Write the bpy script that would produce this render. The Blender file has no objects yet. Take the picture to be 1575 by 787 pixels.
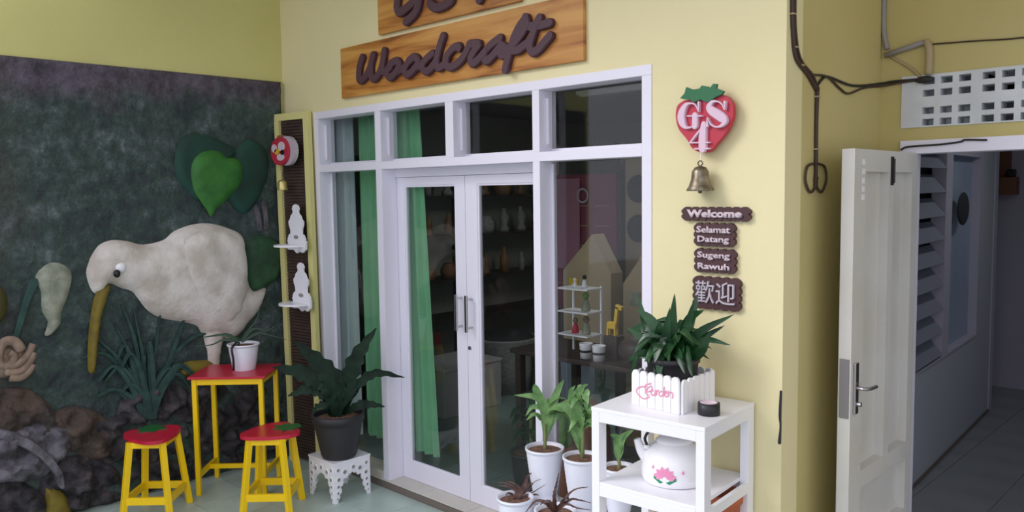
import bpy, bmesh, math, random
from mathutils import Vector, Matrix
from mathutils.geometry import delaunay_2d_cdt, tessellate_polygon
from mathutils import noise as mnoise
random.seed(7)
SC = bpy.context.scene
COL = SC.collection
# ---------------------------------------------------------------- camera
F = Vector((-0.69634896, 0.71345976, -0.07793132)); RT = Vector((0.7163162, 0.69764152, -0.01369013)); UP = Vector((-0.04460077, 0.06535658, 0.99686473))
CAM = Vector((0.0, -3.187, 1.95))
cd = bpy.data.cameras.new('camera'); cam = bpy.data.objects.new('camera', cd); COL.objects.link(cam)
cam.matrix_world = Matrix(((RT.x, UP.x, -F.x, CAM.x), (RT.y, UP.y, -F.y, CAM.y), (RT.z, UP.z, -F.z, CAM.z), (0, 0, 0, 1)))
cd.sensor_width = 36; cd.lens = 36 * 1246.07 / 1575; cd.clip_start = .05
SC.camera = cam
# ---------------------------------------------------------------- world, daylight, exposure
W = bpy.data.worlds.new('overcast_sky'); SC.world = W; W.use_nodes = True
nt = W.node_tree; bg = nt.nodes['Background']
tc = nt.nodes.new('ShaderNodeTexCoord'); sp = nt.nodes.new('ShaderNodeSeparateXYZ'); cr = nt.nodes.new('ShaderNodeValToRGB')
nt.links.new(tc.outputs['Generated'], sp.inputs[0]); nt.links.new(sp.outputs['Z'], cr.inputs[0]); nt.links.new(cr.outputs[0], bg.inputs[0])
cr.color_ramp.elements[0].position = 0.0; cr.color_ramp.elements[0].color = (.78, .80, .92, 1)
cr.color_ramp.elements[1].position = 0.8; cr.color_ramp.elements[1].color = (1.0, 1.0, 1.12, 1)
bg.inputs[1].default_value = 0.9
sd = bpy.data.lights.new('veiled_sun', 'SUN'); sun = bpy.data.objects.new('veiled_sun', sd); COL.objects.link(sun)
sd.energy = 0.9; sd.angle = math.radians(24); sd.color = (1.0, .97, 1.0)
sun.rotation_euler = Vector((.55, .82, -.60)).to_track_quat('-Z', 'Y').to_euler()
SC.view_settings.view_transform = 'Standard'; SC.view_settings.look = 'None'; SC.view_settings.gamma = 1
SC.view_settings.exposure = 0.58
SC.view_settings.use_curve_mapping = False

SHOP_FILL = 8; HALL_FILL = 2.5      # watts of the two added fill lamps, built further down
T = {'woodcraft': [[(-4.395,2.833),(-4.427,2.777),(-4.438,2.715),(-4.421,2.688),(-4.361,2.711),(-4.312,2.764),(-4.276,2.834)],[(-4.276,2.834),(-4.305,2.772),(-4.304,2.705),(-4.277,2.685),(-4.227,2.705),(-4.183,2.765),(-4.158,2.844)],[(-4.158,2.844),(-4.184,2.749),(-4.165,2.714),(-4.096,2.735)],[(-4.035,2.768),(-4.102,2.748),(-4.138,2.707),(-4.105,2.675),(-4.051,2.697),(-4.01,2.737),(-4.035,2.768),(-4.095,2.759)],[(-3.861,2.77),(-3.925,2.743),(-3.959,2.703),(-3.931,2.672),(-3.87,2.697),(-3.825,2.735),(-3.861,2.77),(-3.912,2.757)],[(-4.044,2.701),(-3.952,2.718)],[(-3.696,2.769),(-3.763,2.739),(-3.789,2.699),(-3.753,2.672),(-3.698,2.693),(-3.655,2.733)],[(-3.851,2.707),(-3.782,2.714)],[(-3.599,2.855),(-3.627,2.806),(-3.648,2.758),(-3.659,2.708),(-3.64,2.68),(-3.587,2.695)],[(-3.463,2.772),(-3.47,2.781),(-3.521,2.771),(-3.567,2.735),(-3.574,2.693),(-3.536,2.672),(-3.478,2.686),(-3.421,2.721),(-3.371,2.776)],[(-3.37,2.78),(-3.298,2.77),(-3.329,2.742),(-3.366,2.702),(-3.355,2.672),(-3.312,2.683),(-3.252,2.72)],[(-3.135,2.779),(-3.204,2.753),(-3.252,2.72),(-3.253,2.679),(-3.23,2.673),(-3.183,2.699),(-3.125,2.739)],[(-3.125,2.739),(-3.137,2.713),(-3.12,2.687),(-3.081,2.698)],[(-2.942,2.856),(-2.988,2.819),(-3.026,2.772),(-3.05,2.724),(-3.075,2.67),(-3.097,2.61)],[(-3.118,2.738),(-3.064,2.707),(-3.004,2.699),(-2.957,2.716),(-2.911,2.733)],[(-2.942,2.856),(-2.936,2.825),(-2.969,2.783),(-3.016,2.743)],[(-2.846,2.839),(-2.872,2.806),(-2.898,2.754),(-2.915,2.706),(-2.893,2.673),(-2.848,2.688),(-2.81,2.715),(-2.776,2.739)],[(-2.917,2.808),(-2.859,2.802),(-2.778,2.805)]],'gs4': [[(-3.823,3.208),(-3.903,3.24),(-3.978,3.209),(-4.013,3.131),(-4.02,3.086),(-3.993,3.054),(-3.909,3.074),(-3.818,3.114),(-3.8,3.127)],[(-3.799,3.138),(-3.82,3.064),(-3.857,3.021),(-3.931,2.99)],[(-3.536,3.155),(-3.626,3.187),(-3.694,3.168),(-3.636,3.125),(-3.538,3.081),(-3.523,3.047),(-3.581,3.027),(-3.656,3.026),(-3.706,3.056)],[(-3.377,3.14),(-3.425,3.098),(-3.379,3.079),(-3.212,3.064)],[(-3.248,3.121),(-3.272,3.065),(-3.288,3.011)]],'berry': [(-1.981,2.346),(-2.012,2.329),(-2.023,2.3),(-2.021,2.26),(-2.006,2.219),(-1.965,2.173),(-1.938,2.133),(-1.895,2.114),(-1.851,2.117),(-1.817,2.15),(-1.78,2.188),(-1.752,2.232),(-1.742,2.277),(-1.75,2.32),(-1.779,2.347),(-1.819,2.357),(-1.896,2.349)],'calyx': [(-1.992,2.355),(-1.969,2.375),(-1.961,2.401),(-1.929,2.387),(-1.894,2.388),(-1.884,2.4),(-1.855,2.393),(-1.846,2.383),(-1.827,2.402),(-1.811,2.399),(-1.815,2.382),(-1.778,2.366),(-1.788,2.353),(-1.812,2.347),(-1.855,2.325),(-1.889,2.341),(-1.924,2.332),(-1.944,2.346),(-1.969,2.348)],'gs4serif': [[([(-1.898,2.29),(-1.915,2.32),(-1.94,2.329),(-1.965,2.322),(-1.983,2.295),(-1.987,2.269),(-1.978,2.242),(-1.96,2.225),(-1.932,2.226),(-1.918,2.234)],[0.003,0.0071,0.0081,0.0222,0.0353,0.0383,0.0312,0.0141,0.0071,0.005]),([(-1.898,2.329),(-1.898,2.29)],[0.0101,0.005]),([(-1.917,2.273),(-1.917,2.23)],[0.0302,0.0302]),([(-1.953,2.275),(-1.883,2.27)],[0.0071,0.0071])],[([(-1.773,2.287),(-1.785,2.311),(-1.809,2.326),(-1.833,2.325),(-1.847,2.305),(-1.833,2.287),(-1.804,2.268),(-1.78,2.25),(-1.773,2.237),(-1.789,2.221),(-1.813,2.218),(-1.837,2.231),(-1.852,2.259)],[0.003,0.006,0.0071,0.0171,0.0302,0.0383,0.0423,0.0383,0.0252,0.0131,0.0071,0.0071,0.003]),([(-1.772,2.32),(-1.772,2.289)],[0.0111,0.004]),([(-1.855,2.26),(-1.855,2.226)],[0.004,0.0121])],[([(-1.873,2.231),(-1.879,2.18),(-1.879,2.131)],[0.0302,0.0383,0.0383]),([(-1.866,2.235),(-1.905,2.195),(-1.94,2.158)],[0.0081,0.0091,0.0071]),([(-1.942,2.158),(-1.846,2.154)],[0.0071,0.0071]),([(-1.917,2.13),(-1.847,2.128)],[0.0071,0.0071])]],'bird': [(-1.413,1.571),(-1.356,1.652),(-1.274,1.683),(-1.179,1.671),(-1.082,1.644),(-0.95,1.666),(-0.873,1.722),(-0.749,1.762),(-0.623,1.765),(-0.494,1.729),(-0.396,1.677),(-0.365,1.596),(-0.372,1.436),(-0.351,1.321),(-0.31,1.261),(-0.221,1.277),(-0.232,1.212),(-0.28,1.119),(-0.371,1.032),(-0.443,0.961),(-0.528,0.94),(-0.609,0.983),(-0.698,0.988),(-0.75,1.065),(-0.871,1.111),(-0.99,1.148),(-1.074,1.21),(-1.128,1.289),(-1.167,1.344),(-1.235,1.373),(-1.302,1.407),(-1.337,1.361),(-1.391,1.352),(-1.421,1.404),(-1.436,1.489)],'birdleg': [(-0.717,1.091),(-0.524,1.036),(-0.561,0.945),(-0.593,0.791),(-0.605,0.697),(-0.686,0.711),(-0.68,0.836),(-0.699,0.964)],'birdfoot': [(-0.905,0.719),(-0.894,0.778),(-0.839,0.823),(-0.729,0.821),(-0.601,0.792),(-0.589,0.695),(-0.735,0.689),(-0.828,0.72)],'beak': [(-1.312,1.412),(-1.374,1.382),(-1.41,1.309),(-1.44,1.159),(-1.457,1.021),(-1.462,0.881),(-1.442,0.852),(-1.42,0.874),(-1.399,1.012),(-1.373,1.178),(-1.339,1.287),(-1.307,1.376)],'eye': (-1.291,1.475),'eyew': (-1.256,1.499),'rumpleaf': [(-0.355,1.627),(-0.293,1.664),(-0.17,1.65),(-0.063,1.579),(-0.059,1.445),(-0.128,1.334),(-0.256,1.272),(-0.326,1.287),(-0.364,1.419)],'heart1': [(-0.603,2.272),(-0.681,2.249),(-0.74,2.181),(-0.753,2.087),(-0.734,1.994),(-0.696,1.926),(-0.65,1.857),(-0.623,1.815),(-0.578,1.869),(-0.525,1.909),(-0.464,1.964),(-0.402,2.033),(-0.375,2.117),(-0.387,2.187),(-0.438,2.221),(-0.49,2.22),(-0.539,2.26)],'heart2': [(-0.62,2.373),(-0.731,2.375),(-0.815,2.312),(-0.847,2.193),(-0.833,2.074),(-0.762,1.98),(-0.682,1.925),(-0.591,2.047),(-0.407,2.256),(-0.435,2.297),(-0.521,2.342)],'heart3': [(-0.406,2.284),(-0.312,2.357),(-0.221,2.332),(-0.154,2.234),(-0.168,2.09),(-0.237,1.947),(-0.318,1.848),(-0.38,1.829),(-0.466,1.908),(-0.493,1.978),(-0.441,2.158)],'hand': [[(-1.832,1.063),(-1.865,1.121),(-1.916,1.123),(-1.949,1.069),(-1.943,0.998),(-1.893,0.99),(-1.87,1.034),(-1.894,1.061)],[(-1.929,0.984),(-1.857,0.985),(-1.803,1.029),(-1.768,1.092)],[(-1.925,0.949),(-1.849,0.942),(-1.795,0.986),(-1.769,1.042)],[(-1.902,0.912),(-1.841,0.905),(-1.797,0.939),(-1.777,0.971)],[(-1.988,0.994),(-1.93,0.961),(-1.889,0.966)]],'palm': [(-1.998,1.038),(-1.935,1.098),(-1.834,1.084),(-1.773,1.039),(-1.773,0.955),(-1.823,0.903),(-1.895,0.904),(-1.985,0.92)],'paleleaf': [(-1.705,1.527),(-1.638,1.57),(-1.552,1.539),(-1.52,1.47),(-1.55,1.35),(-1.589,1.256),(-1.601,1.184),(-1.65,1.13),(-1.689,1.129),(-1.668,1.205),(-1.697,1.281),(-1.696,1.389),(-1.724,1.475)],'palestem': [(-1.73,1.453),(-1.772,1.362),(-1.809,1.248),(-1.847,1.129)],'oliveleaf': [(-1.972,1.508),(-1.916,1.457),(-1.879,1.395),(-1.878,1.313),(-1.907,1.246),(-1.989,1.199)],'grass': [[(-1.147,0.521),(-1.225,0.794),(-1.356,0.964),(-1.49,0.956)],[(-1.135,0.519),(-1.251,0.671),(-1.348,0.732)],[(-1.135,0.519),(-1.18,0.872),(-1.288,1.142)],[(-1.123,0.516),(-1.119,0.862),(-1.164,1.211)],[(-1.114,0.514),(-1.056,0.852),(-0.998,1.17)],[(-1.106,0.512),(-0.962,0.837),(-0.786,0.988),(-0.623,1.002)],[(-1.106,0.512),(-0.968,0.705),(-0.796,0.765),(-0.66,0.696)],[(-1.131,0.518),(-1.166,0.998),(-1.242,1.262)],[(-1.098,0.511),(-0.923,0.919),(-0.823,1.172)],[(-1.147,0.521),(-1.261,0.885),(-1.408,1.075)],[(-1.139,0.519),(-1.166,0.741),(-1.241,0.882)],[(-1.11,0.513),(-1.037,0.718),(-0.923,0.919)],[(-1.159,0.524),(-1.141,0.748),(-1.122,0.91),(-1.114,0.879)],[(-1.117,0.515),(-1.191,0.633),(-1.309,0.729),(-1.415,0.701)],[(-1.157,0.523),(-1.183,0.798),(-1.234,1.001),(-1.291,0.921)],[(-1.094,0.51),(-1.084,0.792),(-1.079,0.997),(-1.084,0.966)],[(-1.116,0.515),(-1.043,0.68),(-0.932,0.792),(-0.84,0.698)],[(-1.112,0.514),(-1.172,0.715),(-1.273,0.868),(-1.37,0.795)],[(-1.152,0.522),(-1.211,0.725),(-1.311,0.879),(-1.407,0.799)],[(-1.107,0.513),(-1.025,0.698),(-0.898,0.825),(-0.794,0.717)],[(-1.142,0.52),(-1.076,0.691),(-0.975,0.809),(-0.894,0.726)],[(-1.09,0.509),(-1.134,0.642),(-1.209,0.745),(-1.279,0.702)],[(-1.08,0.507),(-1.076,0.778),(-1.08,0.976),(-1.094,0.937)],[(-1.13,0.518),(-1.138,0.729),(-1.16,0.884),(-1.186,0.848)],[(-1.122,0.516),(-1.035,0.689),(-0.9,0.806),(-0.788,0.697)],[(-1.092,0.51),(-1.025,0.663),(-0.922,0.766),(-0.839,0.66)],[(-1.092,0.51),(-1.008,0.693),(-0.879,0.817),(-0.773,0.694)],[(-1.108,0.513),(-1.142,0.761),(-1.205,0.944),(-1.27,0.872)]],'rocks': [([(-2.148,0.728),(-2.015,0.834),(-1.815,0.824),(-1.682,0.69),(-1.635,0.539),(-1.764,0.487),(-1.968,0.496),(-2.159,0.542)],0.1),([(-2.157,0.579),(-1.962,0.611),(-1.722,0.598),(-1.544,0.518),(-1.587,0.405),(-1.704,0.27),(-1.914,0.267),(-2.169,0.355)],0.16),([(-1.72,0.638),(-1.537,0.661),(-1.37,0.543),(-1.32,0.341),(-1.441,0.285),(-1.624,0.413)],0.1),([(-1.429,0.535),(-1.23,0.535),(-1.069,0.413),(-1.034,0.227),(-1.208,0.139),(-1.404,0.255)],0.11),([(-1.662,0.382),(-1.439,0.327),(-1.289,0.161),(-1.263,-0.151),(-1.578,-0.138),(-1.752,0.04),(-1.776,0.249)],0.15),([(-2.167,0.393),(-1.912,0.306),(-1.746,0.16),(-1.689,-0.144),(-2.004,-0.16),(-2.192,-0.057)],0.16),([(-1.287,0.203),(-1.034,0.227),(-0.818,0.082),(-0.782,-0.159),(-1.01,-0.184),(-1.261,-0.108)],0.12),([(-1.107,0.509),(-0.887,0.553),(-0.758,0.39),(-0.793,0.122),(-1.037,0.161)],0.1),([(-0.84,0.589),(-0.605,0.637),(-0.466,0.469),(-0.502,0.192),(-0.768,0.162),(-0.851,0.364)],0.09),([(-0.559,0.582),(-0.309,0.583),(-0.104,0.397),(-0.116,0.101),(-0.382,0.066),(-0.573,0.255)],0.08),([(-0.812,0.218),(-0.525,0.244),(-0.224,0.077),(-0.069,-0.111),(-0.337,-0.115),(-0.683,-0.047),(-0.822,-0.009)],0.1),([(-1.264,0.67),(-1.096,0.725),(-0.838,0.634),(-0.891,0.464),(-1.151,0.453),(-1.291,0.526)],0.06)],'fern': [([(-4.35,-0.314,0.587),(-4.365,-0.337,0.737),(-4.422,-0.425,0.891),(-4.501,-0.545,1.042)],0.13),([(-4.358,-0.328,0.588),(-4.408,-0.403,0.743),(-4.475,-0.505,0.832),(-4.575,-0.658,0.884)],0.12),([(-4.337,-0.294,0.586),(-4.321,-0.27,0.765),(-4.288,-0.22,0.926),(-4.221,-0.118,1.097)],0.11),([(-4.328,-0.281,0.584),(-4.291,-0.224,0.729),(-4.224,-0.122,0.803),(-4.126,0.027,0.764)],0.06),([(-4.333,-0.288,0.568),(-4.297,-0.234,0.597),(-4.253,-0.167,0.604),(-4.198,-0.083,0.581)],0.06),([(-4.359,-0.328,0.58),(-4.392,-0.378,0.675),(-4.451,-0.469,0.731),(-4.528,-0.587,0.692)],0.09),([(-4.346,-0.308,0.578),(-4.374,-0.352,0.689),(-4.416,-0.415,0.776),(-4.467,-0.493,0.799)],0.12),([(-4.35,-0.315,0.571),(-4.393,-0.38,0.609),(-4.427,-0.433,0.614),(-4.45,-0.467,0.568)],0.05),([(-4.341,-0.301,0.578),(-4.327,-0.279,0.667),(-4.304,-0.244,0.73),(-4.268,-0.19,0.751)],0.07)],'lily': [([(-1.927,-0.248,1.168),(-1.985,-0.286,1.314),(-2.015,-0.306,1.489)],0.07),([(-1.931,-0.251,1.168),(-1.996,-0.293,1.286),(-2.071,-0.342,1.355)],0.07),([(-1.927,-0.248,1.168),(-1.95,-0.263,1.315),(-1.945,-0.26,1.462)],0.07),([(-1.918,-0.242,1.168),(-1.916,-0.241,1.344),(-1.911,-0.238,1.513)],0.075),([(-1.908,-0.236,1.169),(-1.893,-0.225,1.345),(-1.877,-0.215,1.497)],0.07),([(-1.899,-0.23,1.169),(-1.854,-0.2,1.346),(-1.802,-0.166,1.501)],0.08),([(-1.899,-0.23,1.169),(-1.836,-0.188,1.346),(-1.724,-0.114,1.435)],0.06),([(-1.895,-0.227,1.164),(-1.824,-0.181,1.318),(-1.75,-0.132,1.385)],0.05),([(-1.895,-0.227,1.164),(-1.824,-0.181,1.318),(-1.741,-0.126,1.309)],0.05),([(-1.895,-0.227,1.158),(-1.836,-0.188,1.276),(-1.768,-0.143,1.25)],0.06),([(-1.927,-0.248,1.16),(-2.019,-0.309,1.256),(-2.085,-0.352,1.255)],0.06),([(-1.936,-0.254,1.156),(-2.019,-0.309,1.228),(-2.055,-0.332,1.181)],0.05),([(-1.913,-0.239,1.203),(-1.899,-0.23,1.288),(-1.888,-0.222,1.187)],0.09),([(-1.927,-0.248,1.217),(-1.932,-0.251,1.245),(-1.904,-0.233,1.089)],0.08),([(-1.936,-0.254,1.174),(-1.973,-0.278,1.258),(-1.996,-0.294,1.2)],0.07),([(-1.927,-0.248,1.168),(-1.978,-0.281,1.371),(-2.031,-0.316,1.433)],0.08),([(-1.904,-0.233,1.169),(-1.847,-0.195,1.261),(-1.818,-0.176,1.375)],0.08),([(-1.915,-0.24,1.203),(-1.87,-0.211,1.374),(-1.836,-0.188,1.276)],0.08),([(-1.927,-0.248,1.174),(-1.996,-0.293,1.343),(-2.054,-0.332,1.313)],0.07),([(-1.913,-0.239,1.169),(-1.877,-0.215,1.402),(-1.841,-0.191,1.458)],0.07),([(-1.922,-0.245,1.174),(-1.968,-0.275,1.329),(-1.973,-0.278,1.4)],0.07)],'pot1leaf': [([(-2.746,-0.131,0.653),(-2.752,-0.136,0.797),(-2.779,-0.16,0.893),(-2.873,-0.246,0.91)],0.05),([(-2.746,-0.131,0.653),(-2.75,-0.134,0.797),(-2.786,-0.167,0.933),(-2.793,-0.173,0.968)],0.05),([(-2.746,-0.131,0.653),(-2.737,-0.123,0.797),(-2.704,-0.093,0.933),(-2.679,-0.07,0.991)],0.045),([(-2.746,-0.131,0.653),(-2.725,-0.112,0.797),(-2.662,-0.055,0.865),(-2.593,0.008,0.898)],0.055),([(-2.746,-0.131,0.653),(-2.754,-0.139,0.814),(-2.799,-0.179,0.848),(-2.829,-0.206,0.797)],0.03)],'pot2leaf': [([(-2.514,-0.168,0.664),(-2.52,-0.174,0.815),(-2.562,-0.208,0.896),(-2.606,-0.245,0.905)],0.06),([(-2.514,-0.168,0.664),(-2.503,-0.159,0.815),(-2.471,-0.133,0.897),(-2.447,-0.113,0.849)],0.06),([(-2.514,-0.168,0.664),(-2.508,-0.163,0.848),(-2.5,-0.157,0.978),(-2.47,-0.132,1.011)],0.06),([(-2.514,-0.168,0.664),(-2.518,-0.171,0.848),(-2.537,-0.187,0.961),(-2.519,-0.173,1.004)],0.06),([(-2.514,-0.168,0.664),(-2.503,-0.159,0.815),(-2.483,-0.143,0.946),(-2.454,-0.118,0.939)],0.05),([(-2.514,-0.168,0.664),(-2.523,-0.176,0.75),(-2.533,-0.184,0.798),(-2.523,-0.176,0.831)],0.04)],'pot3leaf': [([(-2.307,-0.105,0.656),(-2.311,-0.109,0.729),(-2.316,-0.112,0.771),(-2.341,-0.131,0.783)],0.03),([(-2.304,-0.103,0.656),(-2.304,-0.103,0.713),(-2.306,-0.105,0.761),(-2.281,-0.086,0.797)],0.03),([(-2.304,-0.103,0.656),(-2.309,-0.107,0.713),(-2.291,-0.094,0.771),(-2.249,-0.062,0.811)],0.035)],'bromA': [([(-2.791,-0.282,0.396),(-2.804,-0.295,0.438),(-2.838,-0.327,0.469),(-2.875,-0.363,0.481)],0.018),([(-2.791,-0.282,0.396),(-2.812,-0.302,0.431),(-2.844,-0.333,0.457),(-2.876,-0.363,0.462)],0.018),([(-2.789,-0.28,0.396),(-2.78,-0.272,0.46),(-2.769,-0.261,0.505),(-2.753,-0.246,0.527)],0.03),([(-2.791,-0.282,0.396),(-2.802,-0.292,0.449),(-2.822,-0.312,0.476),(-2.846,-0.335,0.484)],0.018),([(-2.786,-0.277,0.396),(-2.765,-0.257,0.437),(-2.743,-0.236,0.479),(-2.714,-0.208,0.495)],0.008),([(-2.786,-0.277,0.396),(-2.754,-0.247,0.422),(-2.727,-0.221,0.444),(-2.701,-0.195,0.465)],0.008),([(-2.789,-0.28,0.396),(-2.772,-0.264,0.449),(-2.759,-0.251,0.475),(-2.748,-0.241,0.467)],0.02),([(-2.791,-0.282,0.396),(-2.818,-0.308,0.408),(-2.839,-0.328,0.423),(-2.85,-0.338,0.409)],0.018),([(-2.786,-0.277,0.396),(-2.76,-0.252,0.407),(-2.738,-0.231,0.414),(-2.728,-0.221,0.407)],0.018)],'bromB': [([(-2.467,-0.39,0.473),(-2.47,-0.392,0.521),(-2.462,-0.385,0.577),(-2.454,-0.377,0.633)],0.022),([(-2.467,-0.39,0.473),(-2.505,-0.423,0.49),(-2.538,-0.453,0.493),(-2.574,-0.485,0.437)],0.022),([(-2.46,-0.383,0.473),(-2.429,-0.356,0.515),(-2.396,-0.326,0.553),(-2.351,-0.286,0.564)],0.016),([(-2.46,-0.383,0.469),(-2.417,-0.344,0.501),(-2.384,-0.315,0.501),(-2.341,-0.277,0.487)],0.016),([(-2.46,-0.383,0.469),(-2.429,-0.356,0.48),(-2.391,-0.322,0.463),(-2.341,-0.277,0.452)],0.014),([(-2.467,-0.39,0.469),(-2.485,-0.405,0.49),(-2.505,-0.423,0.493),(-2.521,-0.437,0.476)],0.02)],'tablefern': [([(-5.072,-0.623,0.979),(-5.104,-0.687,1.029),(-5.142,-0.76,1.03),(-5.179,-0.832,1.022)],0.03),([(-5.072,-0.623,0.979),(-5.114,-0.706,0.999),(-5.152,-0.78,0.97),(-5.198,-0.87,0.969)],0.02),([(-5.068,-0.615,0.979),(-5.029,-0.538,1.061),(-4.991,-0.464,1.042),(-4.961,-0.407,1.074)],0.02),([(-5.064,-0.608,0.978),(-5.02,-0.521,1.029),(-4.982,-0.447,1.01),(-4.934,-0.353,0.971)],0.02),([(-5.072,-0.623,0.979),(-5.078,-0.636,0.914),(-5.083,-0.645,0.849),(-5.089,-0.658,0.819)],0.015),([(-5.068,-0.615,0.979),(-5.048,-0.576,1.042),(-5.018,-0.518,1.126),(-5.007,-0.496,1.213)],0.02),([(-5.064,-0.608,0.978),(-5.039,-0.559,1.005),(-5.018,-0.517,1.02),(-5.011,-0.503,0.992)],0.02)],'garden': [[(-1.93,1.142),(-1.957,1.131),(-1.96,1.111),(-1.945,1.104),(-1.925,1.117),(-1.927,1.13),(-1.942,1.124),(-1.96,1.099),(-1.942,1.089)],[(-1.919,1.115),(-1.93,1.104),(-1.923,1.092),(-1.908,1.104),(-1.906,1.117),(-1.908,1.095)],[(-1.901,1.118),(-1.902,1.096),(-1.899,1.112),(-1.889,1.12)],[(-1.875,1.119),(-1.888,1.109),(-1.882,1.096),(-1.867,1.108),(-1.86,1.14),(-1.866,1.099)],[(-1.857,1.11),(-1.846,1.119),(-1.853,1.123),(-1.859,1.109),(-1.853,1.099),(-1.842,1.106)],[(-1.838,1.125),(-1.84,1.101),(-1.835,1.118),(-1.824,1.123),(-1.817,1.116),(-1.819,1.1)],[(-1.957,1.125),(-1.991,1.116),(-2.008,1.1),(-1.999,1.083),(-1.968,1.07),(-1.938,1.083)]],'ventx': [-1.364,-1.311,-1.235,-1.153,-1.055,-0.978,-0.903],'ventz': [2.453,2.394,2.31,2.255],'wing': [(-0.831,1.667),(-0.689,1.721),(-0.496,1.682),(-0.409,1.566),(-0.401,1.342),(-0.443,1.154),(-0.556,1.071),(-0.665,1.179),(-0.772,1.267),(-0.828,1.38),(-0.859,1.533)],'stalks': [[(-0.276,1.873),(-0.259,1.793),(-0.252,1.713)],[(-0.214,1.9),(-0.202,1.815),(-0.201,1.72)]],'branch': [(-2.022,0.627),(-1.91,0.563),(-1.796,0.466),(-1.698,0.313),(-1.678,0.215)],'ochre': [(-1.751,0.209),(-1.664,0.165),(-1.617,0.007),(-1.68,-0.138),(-1.762,0.01)]}
PI = math.pi
# ---------------------------------------------------------------- materials
def lin(c):
    return tuple(((v/255)/12.92 if v/255 <= .04045 else ((v/255+.055)/1.055)**2.4) for v in c) + (1,)
def mat(name, col, rough=.6, metal=0, col2=None, scale=8, bump=0, bscale=40, bd=.01, spec=.5, stretch=None, detail=5, trans=0, lo=.35, hi=.65):
    m = bpy.data.materials.new(name); m.use_nodes = True
    n = m.node_tree; b = n.nodes['Principled BSDF']
    b.inputs['Base Color'].default_value = lin(col); b.inputs['Roughness'].default_value = rough
    b.inputs['Metallic'].default_value = metal; b.inputs['Specular IOR Level'].default_value = spec
    tcn = n.nodes.new('ShaderNodeTexCoord'); mp = n.nodes.new('ShaderNodeMapping')
    n.links.new(tcn.outputs['Object'], mp.inputs[0])
    if stretch: mp.inputs['Scale'].default_value = stretch
    if col2:
        t = n.nodes.new('ShaderNodeTexNoise'); t.inputs['Scale'].default_value = scale; t.inputs['Detail'].default_value = detail
        r = n.nodes.new('ShaderNodeValToRGB'); r.color_ramp.elements[0].color = lin(col); r.color_ramp.elements[1].color = lin(col2)
        r.color_ramp.elements[0].position = lo; r.color_ramp.elements[1].position = hi
        n.links.new(mp.outputs[0], t.inputs['Vector']); n.links.new(t.outputs[0], r.inputs[0]); n.links.new(r.outputs[0], b.inputs['Base Color'])
    if bump:
        t2 = n.nodes.new('ShaderNodeTexNoise'); t2.inputs['Scale'].default_value = bscale; t2.inputs['Detail'].default_value = 6
        bp = n.nodes.new('ShaderNodeBump'); bp.inputs['Strength'].default_value = bump; bp.inputs['Distance'].default_value = bd
        n.links.new(mp.outputs[0], t2.inputs['Vector']); n.links.new(t2.outputs[0], bp.inputs['Height']); n.links.new(bp.outputs[0], b.inputs['Normal'])
    return m
M = {}
M['yellow'] = mat('yellow_wall_paint', (232, 221, 172), .75, col2=(237, 226, 178), scale=1.3, bump=.15, bscale=25)
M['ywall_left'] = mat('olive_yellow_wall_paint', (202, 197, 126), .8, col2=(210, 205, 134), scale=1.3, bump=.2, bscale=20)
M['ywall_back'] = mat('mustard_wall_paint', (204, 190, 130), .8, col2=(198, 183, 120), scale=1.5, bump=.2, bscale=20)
M['pyellow'] = mat('pale_yellow_panel_paint', (222, 214, 142), .6)
M['white'] = mat('white_frame_paint', (236, 233, 244), .4, bump=.05)
M['white2'] = mat('white_furniture_paint', (246, 245, 250), .3)
M['doorpaint'] = mat('grey_white_door_paint', (214, 213, 208), .5, col2=(206, 203, 194), scale=3, bump=.08)
M['concrete_white'] = mat('whitewashed_concrete', (222, 226, 230), .8, col2=(208, 212, 214), scale=6, bump=.2)
M['red'] = mat('red_gloss_paint', (196, 30, 60), .3)
M['yel'] = mat('bright_yellow_gloss_paint', (250, 208, 10), .3)
M['leafpaint'] = mat('green_gloss_paint', (40, 104, 52), .35)
M['black'] = mat('black_plastic', (34, 32, 36), .45)
M['potblack'] = mat('dark_plastic_pot', (44, 42, 46), .5, bump=.05)
M['potwhite'] = mat('white_plastic_pot', (238, 240, 250), .3)
M['soil'] = mat('brown_soil', (92, 66, 52), .95, col2=(140, 104, 84), scale=60, bump=.8, bscale=80)
M['darkleaf'] = mat('dark_green_leaf', (18, 48, 28), .38, col2=(34, 74, 40), scale=9)
M['fern'] = mat('fern_leaf', (10, 30, 20), .55, col2=(24, 50, 32), scale=14, spec=.25)
M['lily'] = mat('glossy_green_leaf', (20, 54, 28), .32, col2=(38, 82, 42), scale=10)
M['lightleaf'] = mat('light_green_leaf', (80, 122, 66), .45, col2=(126, 164, 98), scale=20)
M['brown_leaf'] = mat('brown_purple_leaf', (66, 44, 42), .5, col2=(112, 84, 74), scale=25)
M['stem'] = mat('plant_stem', (128, 134, 84), .6)
M['signwood'] = None
M['plum'] = mat('plum_brown_paint', (76, 46, 58), .55)
M['signplum'] = mat('dark_maroon_board', (74, 44, 46), .5)
M['signltr'] = mat('pale_lilac_letters', (218, 200, 206), .5)
M['pinkltr'] = mat('pale_pink_letters', (226, 196, 212), .5)
M['greyltr'] = mat('silver_lilac_letters', (190, 182, 190), .45)
M['berry'] = mat('strawberry_red_paint', (196, 52, 76), .45, col2=(186, 44, 62), scale=5)
M['calyx'] = mat('calyx_green_paint', (34, 108, 66), .5)
M['bell'] = mat('aged_brass', (150, 140, 120), .4, metal=.7, col2=(110, 98, 80), scale=30)
M['brass'] = mat('polished_brass', (214, 196, 130), .35, metal=.7)
M['chrome'] = mat('chrome', (200, 196, 200), .18, metal=1)
M['steel'] = mat('worn_steel', (150, 146, 148), .35, metal=.9)
M['wire'] = mat('brown_black_cable', (70, 52, 42), .6)
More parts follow.
